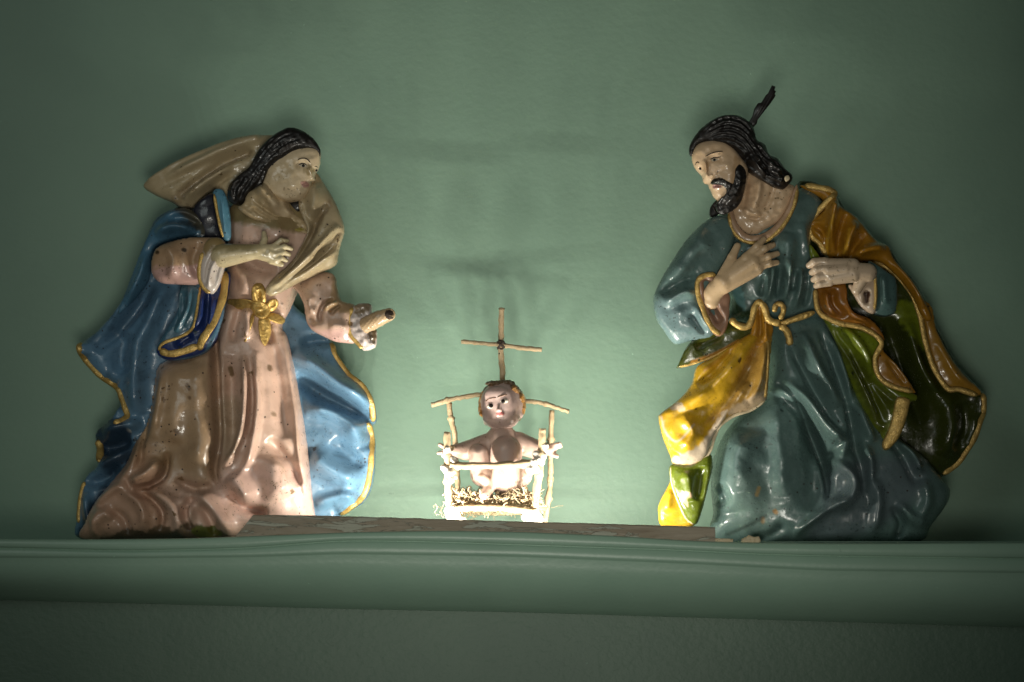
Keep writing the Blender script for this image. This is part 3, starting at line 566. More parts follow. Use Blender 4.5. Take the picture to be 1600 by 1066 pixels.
skirt = relief('robe_skirt', 'd 575,60 565,250 545,400 440,470 360,570 318,680 308,780 318,900 322,1034 700,1034 1185,1034 1262,962 1352,828 1310,748 1225,650 1110,560 980,420 900,260 840,120 790,30 680,30', 8, 82, jos, M_TEAL, TEAL, step=2, kb=.5, noise=1.3, nscale=55, c=lambda x, y: 14*np.clip((y-640)/200, 0, 1),
  folds=[('d 590,330 680,430 760,600 800,760 800,860', 6, -24), ('d 560,380 640,430 720,560 770,720', 8, -10), ('d 600,350 700,430 790,540 860,600', 12, 22), ('d 830,580 870,600 860,640', 10, 12, 'n'), ('d 640,160 720,330 800,480 870,580', 7, -9), ('d 690,120 760,280 850,450', 9, 12), ('d 770,100 830,250 880,400 920,560', 6, -9), ('d 840,140 880,300 900,420', 7, 10), ('d 900,440 920,600 960,760 970,900', 8, -13), ('d 930,430 970,540 1000,600', 8, 10),
   ('d 820,680 900,760 880,850 800,880', 10, 18), ('d 840,640 800,680 830,740', 6, -12), ('d 940,600 980,700 960,880', 7, 10), ('d 880,840 780,900 650,1000', 6, 10), ('d 1040,560 1120,640 1200,800', 9, -9), ('d 1100,590 1170,650 1200,740', 7, 12), ('d 1080,880 1120,950 1100,1020', 6, -12), ('d 1090,870 1180,940 1240,960', 9, 10), ('d 1000,760 1010,880 990,1000', 10, 9), ('d 430,540 390,720 410,900', 32, 12), ('d 580,430 590,620 600,840', 14, 5), ('d 330,780 365,850 330,880', 5, -8), ('d 700,500 740,700 730,900', 18, -12), ('d 620,950 560,1000 480,1020', 8, -7), ('d 1210,760 1230,850 1190,940', 10, 8)],
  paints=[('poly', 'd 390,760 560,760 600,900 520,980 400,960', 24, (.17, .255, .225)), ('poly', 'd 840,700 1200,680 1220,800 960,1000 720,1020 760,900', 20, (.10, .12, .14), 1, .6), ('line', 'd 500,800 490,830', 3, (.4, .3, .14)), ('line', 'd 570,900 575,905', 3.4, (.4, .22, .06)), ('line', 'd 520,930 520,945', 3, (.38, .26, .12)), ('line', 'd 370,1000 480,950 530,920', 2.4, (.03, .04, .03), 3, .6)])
torso = relief('robe_body', 'c 395,590 330,640 300,740 320,870 380,960 395,1010 d 395,60 560,75 680,62 790,50 c 800,930 760,790 745,680 800,560 720,490 640,520', 22, 62, jos, M_TEAL, TEAL, step=1.8, kb=.7, noise=1.1,
  folds=[('h 620,380 600,520 570,680', 5, 9), ('h 740,360 730,540 700,680', 5, 9), ('h 680,400 660,560 650,660', 4, -8), ('h 830,420 820,580 780,740', 5, 9), ('h 790,440 770,600', 4, -7), ('h 900,400 890,580 860,720', 5, -8), ('h 560,480 520,640', 5, -6), ('h 850,60 880,240 900,360', 10, 6), ('c 640,700 620,900', 14, 8)],
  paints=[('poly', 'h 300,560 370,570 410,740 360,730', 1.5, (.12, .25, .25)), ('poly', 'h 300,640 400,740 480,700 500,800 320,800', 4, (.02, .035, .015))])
# collar and neck
neck = relief('neck', 'g 380,860 440,720 470,640 560,690 730,740 810,770 770,900 700,1010 600,1070 540,1105 460,1098 400,1050 350,960', 58, 24, jos, M_SKIN, JSK, step=1.3, kb=1, folds=[('g 560,720 540,850 500,950', 6, 7), ('g 470,700 450,850 430,930', 5, -6), ('g 440,930 500,965 560,960', 4, 5), ('g 660,760 620,880 560,960', 5, -4), ('g 470,990 540,1000 600,960', 3, -4)], noise=.7, nscale=18)
collar = relief('collar', 'c 385,590 400,560 425,640 470,690 530,690 590,650 640,580 675,490 690,475 688,540 660,620 610,690 540,722 460,725 415,690 390,640', 74, 9, jos, M_SKIN, (.40, .25, .15), step=1.3, kb=1, noise=.8)
trim('gold_trim', 'c 388,600 405,670 450,718 520,728 580,700 640,635 675,560 690,490', 3.4, jos, M_GOLD, collar, lift=-1, flat=.7)
# raised arm
arm = relief('sleeve', 'c 320,615 220,695 120,840 64,950 60,1010 75,1070 d 95,90 150,160 215,150 315,134 335,70 350,0 c 330,900 390,790 420,690 400,620', 60, 36, jos, M_TEAL, TEAL, step=1.7, kb=1, noise=1.2, folds=[('c 90,960 180,900 250,890', 7, -7), ('c 100,1010 180,960 240,960', 7, 8), ('c 290,680 200,800 130,900', 16, 6), ('h 20,700 80,820 150,900', 4, 5), ('h -20,760 50,860 110,920', 4, -5)], paints=[('poly', 'c 60,1000 200,980 280,1070 d 330,140 130,170', 14, (.15, .23, .235))])
cuffj = relief('cuff', 'h 40,480 90,450 160,445 200,470 240,560 298,600 300,700 290,820 260,900 210,930 150,880 100,780 60,660 40,560', 86, 12, jos, M_SKIN, (.30, .17, .11), step=1.3, kb=1.3, folds=[('h 120,520 150,680 210,800', 6, -12, 'n')], noise=.8)
trim('gold_trim', 'h 190,455 110,455 50,500 50,600 80,700 120,800 170,880 225,915', 4.2, jos, M_GOLD, cuffj, lift=2)
zc = 104
blend('hand', [cap(Q('h 165,650', zc-14), Q('h 190,560', zc-8), 13, 14), cap(Q('h 170,590', zc-10), Q('h 250,510', zc), 14, 15), cap(Q('h 240,500', zc), Q('h 440,320', zc+4), 12, 9), cap(Q('h 260,530', zc), Q('h 520,410', zc+3), 13, 8.5), cap(Q('h 250,510', zc), Q('h 480,355', zc+5), 14, 12.5), cap(Q('h 430,330', zc+4), Q('h 520,390', zc+4), 9, 8.5),
  cap(Q('h 260,450', zc), Q('h 320,310', zc-2), 11, 7), cap(Q('h 320,310', zc-2), Q('h 362,222', zc-4), 7, 5.6),
  cap(Q('h 430,310', zc+4), Q('h 510,230', zc+5), 6.5, 5.6), cap(Q('h 510,230', zc+5), Q('h 568,172', zc-1), 5.6, 4.8),
  cap(Q('h 460,330', zc+6), Q('h 570,250', zc+7), 6.2, 5.4), cap(Q('h 570,250', zc+7), Q('h 640,216', zc), 5.4, 4.6),
  cap(Q('h 490,365', zc+6), Q('h 600,310', zc+7), 6.2, 5.2), cap(Q('h 600,310', zc+7), Q('h 672,284', zc), 5.2, 4.4),
  cap(Q('h 510,400', zc+4), Q('h 610,365', zc+5), 5.8, 5.0), cap(Q('h 610,365', zc+5), Q('h 670,352', zc-1), 5.0, 4.2)],
  jos, M_SKIN, (.56, .40, .235), 2.6, .9)
# far arm: sleeve, opening, closed hand
relief('sleeve', 'h 1380,350 1450,370 1530,430 1600,500 1600,720 1540,770 1470,770 1420,740 1430,560', 66, 22, jos, M_TEAL, (.07, .13, .12), step=1.6, kb=1.2, folds=[('h 1480,450 1500,700', 7, 6)])
relief('cuff', 'h 1230,525 1260,590 1320,690 1395,748 1440,735 1450,600 1450,470 1420,385 1385,360 1370,450 1330,530', 76, 12, jos, M_SKIN, (.55, .42, .30), step=1.2, kb=1.3, folds=[('h 1365,595 1360,660', 4, -9, 'n')], paints=[('poly', 'h 1345,590 1390,585 1390,650 1365,670 1350,640', 2, (.07, .035, .02))])
trim('gold_trim', 'h 1395,370 1425,420 1438,500 1442,620 1432,720', 2.4, jos, M_GOLD, None, z=86)
zc = 98
blend('hand', [cap(Q('h 1380,430', zc-6), Q('h 1250,420', zc), 15, 14), cap(Q('h 1260,380', zc), Q('h 1060,365', zc+2), 12, 9), cap(Q('h 1260,440', zc), Q('h 1080,480', zc+2), 14, 10), cap(Q('h 1200,410', zc+3), Q('h 1060,420', zc+5), 12, 10), cap(Q('h 1340,470', zc-8), Q('h 1300,560', zc-12), 11, 8),
  cap(Q('h 1040,350', zc+3), Q('h 960,352', zc+3), 7.4, 6.6), cap(Q('h 960,352', zc+3), Q('h 925,372', zc-4), 6.6, 5.4),
  cap(Q('h 1050,405', zc+5), Q('h 970,412', zc+5), 7, 6), cap(Q('h 970,412', zc+5), Q('h 945,428', zc-3), 6, 5),
  cap(Q('h 1060,460', zc+5), Q('h 985,470', zc+5), 6.8, 6), cap(Q('h 985,470', zc+5), Q('h 958,484', zc-3), 6, 5),
  cap(Q('h 1080,510', zc+3), Q('h 1005,522', zc+3), 6.4, 5.6), cap(Q('h 1005,522', zc+3), Q('h 978,532', zc-4), 5.6, 4.6)],
  jos, M_SKIN, (.55, .42, .29), 1.5, .9)
# cloak over the far shoulder
sh = relief('cloak_shoulder', 'c 700,478 790,484 850,500 878,570 945,618 1030,718 1085,742 1112,800 1180,880 1235,960 1278,1060 1240,1060 1190,960 1120,870 1040,812 940,815 870,800 825,800 785,740 742,690 742,640 800,590 800,540', 34, 34, jos, M_YEL, ORA, step=1.8, kb=.9, noise=1.1, off=0,
  folds=[('c 860,520 830,640 815,770', 6, 10), ('c 900,600 870,700 860,790', 5, -10), ('c 940,640 905,720 890,790', 6, 12), ('c 980,690 930,760 910,800', 5, -7), ('c 1070,750 980,770 930,800', 7, 10), ('c 750,650 800,690 820,780', 5, -8), ('c 1110,820 1180,900 1240,1020', 7, 8), ('c 790,560 770,640', 6, -7), ('c 850,560 800,600', 7, 6)], paints=[('line', 'c 835,620 815,700 815,780', 1.6, (.6, .33, .03)), ('line', 'c 905,680 885,780', 1.6, (.6, .33, .03))])
trim('gold_trim', 'c 720,478 790,492 835,505 845,525 800,570 755,620 740,660 750,700 785,735 815,785', 5.2, jos, M_GOLD, sh, lift=1)
trim('gold_trim', 'c 1010,806 1080,835 1140,885 1190,950 1225,1040 d 1250,150 1285,260 1345,355 1400,362 1478,388', 4.4, jos, M_GOLD, None, z=30)
relief('cloak_border', 'd 1225,-20 1278,0 1302,110 1380,250 1442,320 1494,368 1480,388 1400,366 1345,358 1290,285 1255,160', 12, 14, jos, M_YEL, (.33, .17, .02), step=1.7, kb=1, folds=[('d 1300,150 1380,300 1450,350', 8, 6)])
# lapel: olive lining with gold edge and the ochre turn-over
relief('cloak_lining', 'h 925,210 1000,300 1000,330 935,325', 72, 8, jos, M_GREEN, OLIVE, step=1.4)
inn = relief('cloak_fold', 'h 980,560 1080,525 1190,510 1215,560 1220,650 1270,740 1390,790 1470,870 1510,960 1440,920 1330,850 1200,830 1080,790 1010,720 985,640', 62, 16, jos, M_YEL, (.28, .11, .012), step=1.5, kb=1, folds=[('h 1100,560 1110,680 1200,780', 6, -8), ('h 1040,580 1060,700 1130,770', 5, 7), ('h 1210,650 1260,760 1400,850', 5, 6)])
trim('gold_trim', 'h 970,560 975,660 1000,740 1060,785 1170,830 1290,850 1390,890 1460,940 d 1058,165 1030,225 1045,300 1100,345 1195,372', 4.2, jos, M_GOLD, None, z=76)
lin = relief('cloak_lapel', 'd 785,15 860,60 930,90 1010,100 1050,130 1055,180 1022,235 1040,300 1095,345 1205,382 1210,410 1180,425 1165,500 1135,570 1080,632 1050,570 1000,500 950,400 905,290 860,160 805,60', 52, 24, jos, M_GREEN, OLIVE, step=1.7, kb=1, noise=1, folds=[('d 840,80 920,210 1010,380 1060,520', 8, -12), ('d 890,90 970,190 1010,280', 7, 9), ('d 880,150 960,330 1040,500', 6, 9), ('d 1000,300 1060,380 1110,420', 8, -9)], paints=[('poly', 'd 860,170 950,230 1040,330 1130,400 1090,480 1060,560 1000,490 920,300', 12, (.07, .085, .008))])
relief('cloak_fold', 'd 1060,185 1075,205 1130,260 1190,345 1202,378 1110,350 1055,312 1030,240', 66, 9, jos, M_YEL, (.30, .14, .015), step=1.4, folds=[('d 1080,230 1160,340', 4, -5)])
relief('cloak_fold', 'd 1128,395 1180,405 1178,440 1160,510 1130,580 1080,628 1060,600 1090,530 1110,450', 70, 9, jos, M_GOLD, (.4, .25, .05), step=1.4)
# near side: upper dark flap, ochre flap with worn cream edge, olive and ochre corner
flp = relief('cloak_flap', 'd 395,62 300,110 215,160 168,250 166,268 240,250 330,215 440,150 530,90 470,70', 64, 12, jos, M_GREEN, (.05, .06, .008), step=1.6, kb=1, folds=[('d 240,180 360,120', 6, -6)], paints=[('line', 'd 230,245 340,205 430,155', 4, (.30, .14, .02))])
trim('gold_trim', 'd 172,262 240,246 330,212 420,160 500,110', 2.4, jos, M_GOLD, flp, lift=0)
yf = relief('cloak_flap', 'd 545,88 470,120 330,215 250,260 226,335 170,405 92,465 82,492 100,570 132,650 150,690 230,692 290,655 325,560 400,478 490,450 552,408 562,300 578,110', 66, 30, jos, M_YEL, YEL, step=1.7, kb=1, noise=1.0,
  folds=[('d 500,120 400,260 280,380 160,450', 12, 9), ('d 540,110 470,280 370,440 260,560', 8, -10), ('d 430,160 320,290 240,340', 6, -8), ('d 460,330 370,450 330,540', 8, 8), ('d 545,150 520,330 470,420', 6, 8), ('d 180,470 220,560 170,640', 12, 7), ('d 120,470 110,560 150,650', 6, -4)],
  paints=[('poly', 'd 545,95 480,200 380,400 300,500 420,470 550,405 565,300', 10, (.30, .17, .05), 1, .75), ('poly', 'd 340,480 380,455 360,500 330,570 290,655 230,692 150,690 140,660 200,640 270,590', 2.5, (.52, .42, .30)), ('poly', 'd 380,460 470,400 550,370 550,408 490,450 400,478', 3, (.45, .33, .20)), ('poly', 'd 130,440 170,420 190,455 150,460', 2, (.55, .43, .29)), ('line', 'd 90,480 110,550 160,592 230,520', 1.6, (.55, .42, .26)), ('line', 'd 470,120 360,220 280,280', 3, (.4, .18, .02), 3, .7)])
trim('gold_trim', 'd 550,110 552,250 545,360 540,400', 3.2, jos, M_GOLD, yf, lift=0)
trim('worn_edge', 'd 545,408 490,450 410,478 350,520 325,570 300,640 235,692 150,690', 2.6, jos, M_CHIP, yf, lift=-1)
oc = relief('cloak_corner', 'd 84,860 125,780 150,740 220,780 240,900 230,962 100,962 80,905', 58, 14, jos, M_YEL, YEL, step=1.5, kb=1, folds=[('d 130,800 110,900', 8, 5)])
og = relief('cloak_corner', 'd 135,692 230,690 300,640 318,690 300,780 270,900 245,952 205,930 165,850 135,770', 68, 16, jos, M_GREEN, (.115, .15, .012), step=1.5, kb=1, folds=[('d 200,720 220,850', 9, 6), ('d 270,700 250,850', 7, -7)], paints=[('poly', 'd 170,830 210,810 225,835 205,840 210,880', 1.5, CREAM)])
trim('worn_edge', 'd 134,700 138,770 165,850 200,925 235,952', 1.6, jos, M_CHIP, og, lift=0)
# gilded sash
relief('cloak_flap', 'h 512,680 560,680 590,780 640,860 620,960 560,1010 440,1010 470,880 490,780', 76, 14, jos, M_YEL, (.36, .17, .015), step=1.3, kb=1, folds=[('h 530,700 540,860 520,980', 4, -6), ('h 570,760 580,980', 4, 5)])
relief('sash', 'h 690,815 790,775 880,742 950,728 965,752 900,790 800,822 720,848', 84, 10, jos, M_GOLD, (.6, .4, .12), step=1.1, kb=1, noise=.9, nscale=9)
trim('sash', 'h 305,790 360,840 430,855 470,810 500,700 530,665 570,700 600,790 650,820 700,822', 5.4, jos, M_GOLD, None, z=92, flat=.8)
trim('sash_loop', 'h 690,800 720,740 715,690 680,675 655,700 650,740', 4.2, jos, M_GOLD, None, z=94, flat=.8)
trim('sash_end', 'h 690,840 740,880 765,940 770,1000', 5.6, jos, M_GOLD, None, z=86, flat=.5)
# head
jh = relief('head', 'g 135,470 95,540 96,585 112,625 128,650 150,672 165,690 172,725 185,742 208,745 212,765 225,790 240,830 275,860 330,880 420,860 470,760 480,640 430,560 360,480 250,440', 86, 34, jos, M_SKIN, JSK, step=.9, kb=1.3, noise=.5, nscale=20, edge=2,
  folds=[('g 172,590 180,640 186,705', 2.6, 6, 's'), ('g 188,700 205,712', 3, 4.5, 'n'), ('g 218,700 225,705', 2, 2.5, 'n'), ('g 205,598 240,590 275,592', 3.6, -3.8, 'n'), ('g 140,640 156,652', 2.6, -3, 'n'), ('g 175,570 230,550 300,540', 2.6, 2.2), ('g 240,762 262,756 290,765', 1.8, 2.8, 'n'), ('g 245,785 275,785', 2, 2.6, 'n'), ('g 238,772 290,774', 1.1, -2.2, 'n'), ('g 330,640 350,690', 9, 4, 'n'), ('g 230,720 270,690', 2, -1.6, 'n'), ('g 150,520 250,500', 12, 2, 'n')],
  paints=[('poly', 'g 232,765 262,752 292,768 275,790 242,788', 1.2, (.40, .20, .17)), ('poly', 'g 165,620 200,610 215,660 180,680', 5, (.38, .22, .11), 1, .7), ('poly', 'g 380,560 420,600 400,740 350,760 370,650', 4, (.42, .26, .13), 1, .7)])
eye(jh, jh, 'g 243,594', 5.4, 3.1, -.12, (-0.3, 0))
eye(jh, jh, 'g 149,648', 2.6, 2.8, .6, (-0.4, 0))
liner(jh, jh, 'g 178,572 225,550 265,541 298,537', .75)
liner(jh, jh, 'g 116,612 126,604 138,612', .8)
liner(jh, jh, 'g 215,590 240,577 262,578 285,574', .7, name='eyelid')
relief('hair', 'g 78,545 75,490 102,430 160,358 250,292 330,268 405,270 478,308 522,362 545,440 600,468 632,540 690,562 745,632 792,672 796,705 775,735 735,776 690,772 640,752 560,705 490,662 455,625 440,590 400,560 350,510 300,492 230,484 140,476 100,548', 84, 40, jos, M_HAIR, (.01, .01, .01), step=1.2, kb=1.1, noise=.9, nscale=16, edge=2.5,
  folds=strands('g 110,470 180,370 300,290 420,300 520,400 600,520', 'g 150,470 260,470 360,500 440,560 480,620 540,680', 12, 2.6, 2.8)+strands('g 540,460 620,560 680,600 780,690', 'g 470,620 540,690 620,740 730,770', 9, 2.6, 4)+[('g 620,560 650,640 720,660', 6, 8), ('g 560,560 540,640 600,700', 6, 8), ('g 700,640 690,700 740,740', 5, 7), ('g 500,540 460,600 500,650', 4, -7), ('g 620,640 600,700', 4, -8)], c=lambda x, y: -12*np.clip((x-1170)/60, 0, 1))
relief('hair', 'g 215,930 235,885 275,855 320,900 290,950 225,975', 66, 12, jos, M_HAIR, (.01, .01, .01), step=1.2, folds=strands('g 230,900 260,950', 'g 280,880 300,940', 4, 2, 2.5))
relief('beard', 'g 430,600 470,635 478,700 462,790 440,860 395,910 340,940 300,942 272,915 268,870 300,835 325,820 335,790 322,765 290,750 250,745 225,734 245,708 295,703 340,728 375,745 380,745 392,690 396,640', 112, 8, jos, M_HAIR, (.01, .01, .01), step=1.0, kb=1.2, noise=.9, nscale=12, edge=2, on=jh['s'], off=1.0, folds=strands('g 440,620 440,760 380,860 300,930', 'g 410,680 370,780 320,850 280,900', 8, 2.2, 3)+[('g 240,728 300,722 350,750', 3, 3)])
relief('chipped_curl', 'g 742,690 765,685 772,712 748,728 736,710', 112, 5, jos, M_CHIP, (.5, .3, .2), step=.9)
# stick of the lost halo
relief('halo_rod', 'g 484,320 512,275 525,225 550,185 575,180 605,130 622,115 648,60 674,70 665,95 678,100 668,122 676,130 640,185 600,235 550,300 545,325 520,352', 62, 5, jos, M_HAIR, (.01, .01, .01), step=.9, sharp=True, folds=strands('g 500,320 560,220 650,80', 'g 535,320 610,200 668,100', 5, 1.2, 1.6))

# ------------------------------------------------------------------ twig crib, infant, straw
crib = Thing('twig_crib', 'small crib of twigs with a stick cross, standing between the two kneeling figurines', 'crib', 780, SHELF, 55)
def twig(name, pts, r, seed=0, knots=(), r1=None):
    """points: crop coordinates with depth as third value"""
    q = smooth(P(pts), 7); n = len(q); rr = np.linspace(r, r1 if r1 else r, n)
    w_ = np.random.RandomState(seed); q = q+np.column_stack([w_.randn(n)*.25, w_.randn(n)*.25, w_.randn(n)*.25])
    rr = rr*(1+.10*w_.randn(n).clip(-1, 1))
    for kpos in knots: rr[int(kpos*(n-1))] *= 1.55
    V_, F_ = sweep(q, rr, 10, 1.0, .10, seed)
    return link(name, wk(V_, (D-q[:, 2].mean())/D), F_, M_TWIG, crib)
def glue(pt, z, r, seed, sq=1.0):
    w_ = np.random.RandomState(seed); x, y = P(pt)[0]
    blend('glue_lump', [cap((x+w_.randn()*r*.5, y+w_.randn()*r*.5, z+w_.randn()*r*.3), (x+w_.randn()*r*.5, y+w_.randn()*r*.5, z), r*(.5+.4*w_.rand()), r*(.4+.3*w_.rand())) for _ in range(4)], crib, M_WAX, (.8, .75, .68), 2, 1.2, disp=lambda G: .4*np.sin(G[:, 0]*1.1+seed)*np.sin(G[:, 1]*1.3))
def post(pts, *a, **k_): return twig('post', pts, *a, **k_)
post('l 180,95,100 180,300,101 185,520,102 196,760,102 205,1010,102', 5.2, 1, (.3, .6), 5.6)
post('l 1115,60,100 1105,260,101 1085,480,102 1050,720,102 1035,1010,102', 5.2, 2, (.35, .55), 6.0)
post('e 148,490,5 158,560,8 175,640,10 182,760,12 190,880,15 198,1040,15', 4.2, 3, (.2, .5))
post('e 612,520,5 608,640,8 606,740,10 605,830,12 596,920,14 580,1040,15', 4.0, 4, (.25, .6, .8), 4.6)
twig('rail', 'l 205,425,106 480,425,106 760,420,106 1050,395,106', 5.2, 6, (.1, .9))
twig('rail', 'l 215,850,108 500,838,108 760,845,108 1060,885,108', 5.4, 7)
twig('rail', 'e 70,500,8 150,475,8 230,460,8 300,452,8 400,468,8 480,478,8 560,488,8 640,512,8 690,528,8', 3.9, 8, (.12, .55, .8), 3.2)
twig('rail', 'e 160,700,100 170,690,55 175,690,12', 4, 9); twig('rail', 'e 565,690,100 590,680,55 606,690,12', 4, 10)
twig('rail', 'e 165,960,104 180,970,55 195,980,14', 4.2, 11); twig('rail', 'e 530,965,104 560,965,55 585,960,14', 4.2, 12)
twig('rail', 'e 190,975,14 380,985,14 585,970,14', 4, 13)
twig('cross_upright', 'e 385,62,2 384,160,2 382,260,2 388,330,3 391,420,4', 4.3, 14, (), 4.6)
twig('cross_bar', 'e 204,214,8 290,220,8 380,228,8 470,240,8 565,250,8', 3.2, 15, (), 3.6)
V_, F_ = sweep([Q('e 362,212', 10), Q('e 380,228', 13), Q('e 398,245', 10)], 2.6, 8)
b1 = trim('binding', 'e 364,212,11 380,226,14 400,240,11', 1.9, crib, M_DARK); trim('binding', 'e 398,210,11 382,226,14 366,248,11', 1.9, crib, M_DARK); trim('binding', 'e 370,206,10 390,214,10 400,228,10 386,246,10 368,238,10', 1.6, crib, M_DARK)
for i_, (pt, z, r) in enumerate((('l 200,470', 104, 8), ('l 235,540', 104, 6), ('l 1030,430', 106, 9), ('l 1000,480', 105, 6), ('l 1085,350', 103, 8), ('l 250,930', 104, 11), ('l 280,960', 104, 8), ('l 1000,950', 105, 12), ('l 960,930', 104, 8), ('l 1050,985', 104, 9), ('l 180,290', 104, 6), ('l 1125,240', 102, 6), ('l 230,360', 104, 5))):
    glue(pt, z, r, 20+i_)
# infant
baby = Thing('infant_figurine', 'small painted infant figurine lying with raised knees in the twig crib', 'figurine', 785, 790, 60)
BS = (.47, .33, .27)
def bpaint(V_, C_):
    g_ = np.clip((735-V_[:, 1])/40, 0, 1)[:, None]*np.clip(.5+.4*np.sin(V_[:, 0]*.3)+.3*np.sin(V_[:, 1]*.5), 0, 1)[:, None]
    return C_
body = blend('body', [ell((784, 700, 52), (30, 38, 24)), cap((760, 694, 52), (728, 704, 58), 17, 14.5), cap((728, 704, 58), (700, 705, 74), 14, 8), cap((810, 692, 52), (838, 702, 58), 18, 15), cap((838, 702, 58), (862, 704, 72), 14, 7.5),
  cap((700, 703, 74), (688, 696, 80), 5, 3.2), cap((700, 707, 76), (686, 709, 82), 4.2, 3), cap((866, 700, 74), (876, 698, 78), 4, 3), cap((862, 710, 74), (870, 714, 80), 4.5, 3.2), cap((862, 697, 72), (874, 694, 80), 3.6, 2.8),
  cap((789, 744, 74), (791, 707, 74), 27, 25), cap((754, 742, 72), (748, 710, 72), 19, 16), cap((790, 750, 62), (812, 742, 60), 26, 20), cap((752, 744, 66), (764, 758, 84), 15, 10), cap((790, 720, 84), (772, 756, 86), 13, 9),
  cap((764, 758, 86), (752, 748, 96), 8, 7), cap((766, 762, 88), (757, 776, 98), 8.5, 8.5), cap((784, 672, 48), (784, 662, 46), 16, 15)], baby, M_SKIN, BS, 3.2, 1.1, paint=bpaint)
K = lambda s, z: Q('k '+s, z)
HX, HYb, HZ = 784, 635, 48
hd = blend('head', [ell((784, 633, HZ), (34, 37, 32), -.12), ell(K('470,640', HZ+8), (29, 20.5, 23)), ell(K('360,600', HZ+16), (11, 11, 10)), ell(K('590,600', HZ+16), (12, 12, 10)), ell(K('455,700', HZ+22), (7.5, 6, 6)),
  cap(K('440,500', HZ+31), K('437,560', HZ+35), 2.4, 3.6), ell(K('418,572', HZ+33), (2.6, 2.0, 2.2)), ell(K('462,566', HZ+33), (2.6, 2.0, 2.2)), ell(K('455,605', HZ+31), (5.2, 1.7, 2.2), -.15), ell(K('462,626', HZ+30.5), (4.4, 1.7, 2.2), -.15),
  ell(K('265,700', HZ), (4.5, 6, 5)), ell(K('735,590', HZ+4), (5, 8, 5)), ell(K('420,350', HZ+22), (20, 14, 10))], baby, M_SKIN, (.50, .36, .32), 2.6, .8,
  cuts=[ell(K('330,505', HZ+37), (6, 3.6, 5)), ell(K('510,440', HZ+36), (6.5, 3.6, 5))],
  paint=lambda V_, C_: np.where((((V_[:, 0]-P('k 460,612')[0][0])/6.5)**2+((V_[:, 1]-P('k 460,612')[0][1])/3.0)**2 < 1)[:, None] & (V_[:, 2] > HZ+20)[:, None], np.array((.38, .12, .11)), C_))
def dome(name, pt, z, rx, ry, dep, c_, rot=0., parent=hd):
    x, y = P('k '+pt)[0]; V_ = []; F_ = []; n = 14
    for i in range(5):
        ph = math.pi/2*i/4
        for j in range(n):
            th = 2*math.pi*j/n; u_, v_ = rx*math.cos(th)*math.cos(ph), ry*math.sin(th)*math.cos(ph)
            V_.append((x+u_*math.cos(rot)-v_*math.sin(rot), y+u_*math.sin(rot)+v_*math.cos(rot), z+dep*math.sin(ph)))
    for i in range(4):
        for j in range(n): F_.append((i*n+j, (i+1)*n+j, (i+1)*n+(j+1) % n, i*n+(j+1) % n))
    link(name, wk(V_, (D-HZ)/D), F_+[tuple(range(n))], M_EYE, parent, np.tile(c_, (len(V_), 1)))
def zf(pt): return float(hd['s1'](*P('k '+pt)[0]))
for pe, pi, rx, ro in (('328,505', '332,500', 6.2, -.2), ('512,440', '500,440', 7.0, -.12)):
    ze = zf(pe); dome('eye', pe, ze-.6, rx, 3.9, 2.6, (.62, .56, .46), ro); dome('iris', pi, ze+.9, 3.5, 3.4, 2.0, (.012, .008, .007))
ez = zf('350,395')-1.4
for q_, zz in (('k 262,432,0 300,406,0 350,395,0 398,392,0', ez+2), ('k 420,386,0 460,368,0 510,352,0 550,346,0', ez+2.5)):
    pts = smooth(P(q_), 5)[:, :2]; V_, F_ = sweep(np.column_stack([pts, np.array([hd['s1'](*q) for q in pts])+.1]), .7, 6)
    link('eyebrow', wk(V_, (D-HZ)/D), F_, M_EYE, hd, np.tile((.10, .05, .02), (len(V_), 1)))
def hpaint(V_, C_):
    g_ = np.clip((V_[:, 1]-606-6*np.sin(V_[:, 0]*.35))/10, 0, 1)[:, None]; return np.array((.12, .075, .04))*(1-g_)+np.array((.42, .20, .05))*g_
blend('hair', [ell((784.5, 632, HZ-11), (37, 37.5, 30), -.1), ell((772, 601, HZ+10), (13, 4.5, 10)), ell((790, 600, HZ+6), (14, 5, 10)), ell((804, 610, HZ+10), (9, 7, 12), .7), ell((813, 624, HZ+4), (6, 10, 12)), ell((752, 640, HZ), (4.5, 12, 10)), ell((816, 640, HZ), (4.5, 9, 10))], baby, M_SKIN, (.3, .17, .06), 3, 1.0, disp=lambda G: .9*np.sin(G[:, 0]*.75+2*np.sin(G[:, 1]*.3))*np.sin(G[:, 1]*.6+G[:, 2]*.4), paint=hpaint)
# straw bedding
V_all = []; F_all = []
def fibre(p0, L, r, rs, curl):
    d = rs.randn(3); d[1] *= .5; d /= np.linalg.norm(d); pts = [np.array(p0, float)]
    for _ in range(5):
        d = d+rs.randn(3)*curl; d /= np.linalg.norm(d); pts.append(pts[-1]+d*L/5)
    pts = np.array(pts); pts[:, 1] = np.minimum(pts[:, 1], SHELF-1.5)
    v_, f_ = sweep(pts, r, 4); n0 = sum(len(a) for a in V_all); V_all.append(v_); F_all.extend([tuple(i+n0 for i in q) for q in f_])
rs = np.random.RandomState(12)
for i in range(1500):
    x = 706+rs.rand()*132; t = abs((x-772)/70); y = 776+6*t*0+rs.rand()*20-9*t*rs.rand(); z = 30+rs.rand()*72
    fibre((x, y, z), 9+rs.rand()*16, .45+rs.rand()*.75, rs, .55)
for i in range(60):
    s_ = rs.rand() < .5; fibre((rs.choice([700, 845, 730, 700])+rs.randn()*7, 790+rs.rand()*50, 30+rs.rand()*60), 14+rs.rand()*18, .3+rs.rand()*.3, rs, .6)
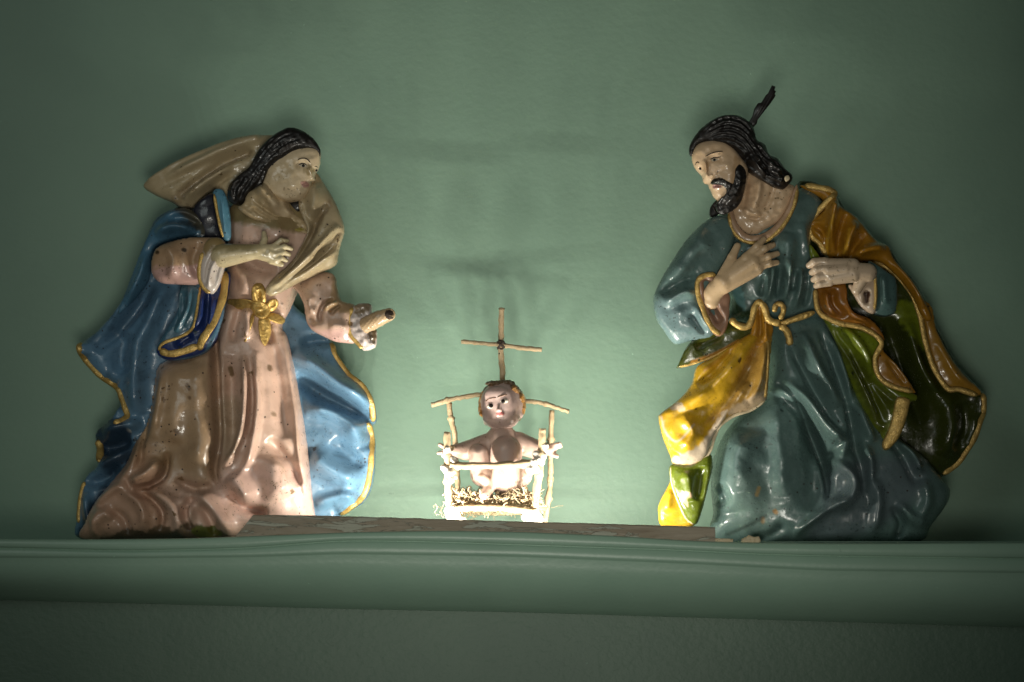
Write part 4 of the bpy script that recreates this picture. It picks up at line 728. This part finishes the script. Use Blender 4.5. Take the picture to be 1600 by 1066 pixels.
st = link('straw', wk(np.vstack(V_all), (D-65)/D), F_all, M_STRAW); st['o']['kind'] = 'stuff'; st['o']['label'] = 'loose pale straw bedding inside the twig crib'; st['o']['category'] = 'straw'
# wooden slat on the shelf edge and two plaster chips
def slat():
    top = P('398,805 500,806 640,810 800,815 950,819 1117,824'); n = 60; V_ = []; F_ = []; k = (D-166)/D; w_ = np.random.RandomState(3)
    tx = np.array([q[0] for q in top]); ty = np.array([q[1] for q in top]); g_ = np.cumsum(w_.randn(n+1))*.15
    for i in range(n+1):
        t = i/n; x = 396+t*(1117-396); y = np.interp(x, tx, ty)+.5*math.sin(i*1.7)*w_.rand(); xb = 367+t*(1117-367); b = np.interp(xb, [367, 560, 1117], [842, 842, 850])
        for (xx, yy, z) in ((x, y, 160), (x, y-.3, 170), (x-.5, y+2, 172.5), (x*.5+xb*.5, (y+b)/2+g_[i]*.3, 174.5+.5*math.sin(i*.9)), (xb, b-1.5, 174), (xb, b, 172), (xb, b, 160)): V_.append(((xx-800)*k*S, -z*S, ((HY-yy)*k-(HY-SHELF))*S))
    for i in range(n):
        for j in range(7): a = i*7+j; b_ = i*7+(j+1) % 7; F_.append((a, a+7, b_+7, b_))
    F_ += [tuple(range(7)), tuple(n*7+6-j for j in range(7))]
    d = link('wooden_slat', V_, [f_[::-1] for f_ in F_], M_WOOD, flat=True)
    d['o']['label'] = 'long weathered wooden slat with flaking paint lying along the shelf edge'; d['o']['category'] = 'slat'
slat()
c1 = relief('plaster_chip', '1115,841 1146,842 1145,850 1114,850', 170, 3, None, M_CHIP, (.6, .58, .4), step=.8, sharp=True, noise=.3); c1['o']['label'] = 'thin flat cream chip lying against the end of the wooden slat'; c1['o']['category'] = 'chip'
c2 = relief('plaster_chip', '1157,850 1159,842 1166,839 1170,836 1178,839 1186,838 1189,845 1187,850', 166, 7, None, M_CHIP, (.58, .42, .24), step=.8, sharp=True, noise=.8, nscale=8); c2['o']['label'] = 'jagged tan plaster chip in front of the man figurine\'s knee'; c2['o']['category'] = 'chip'
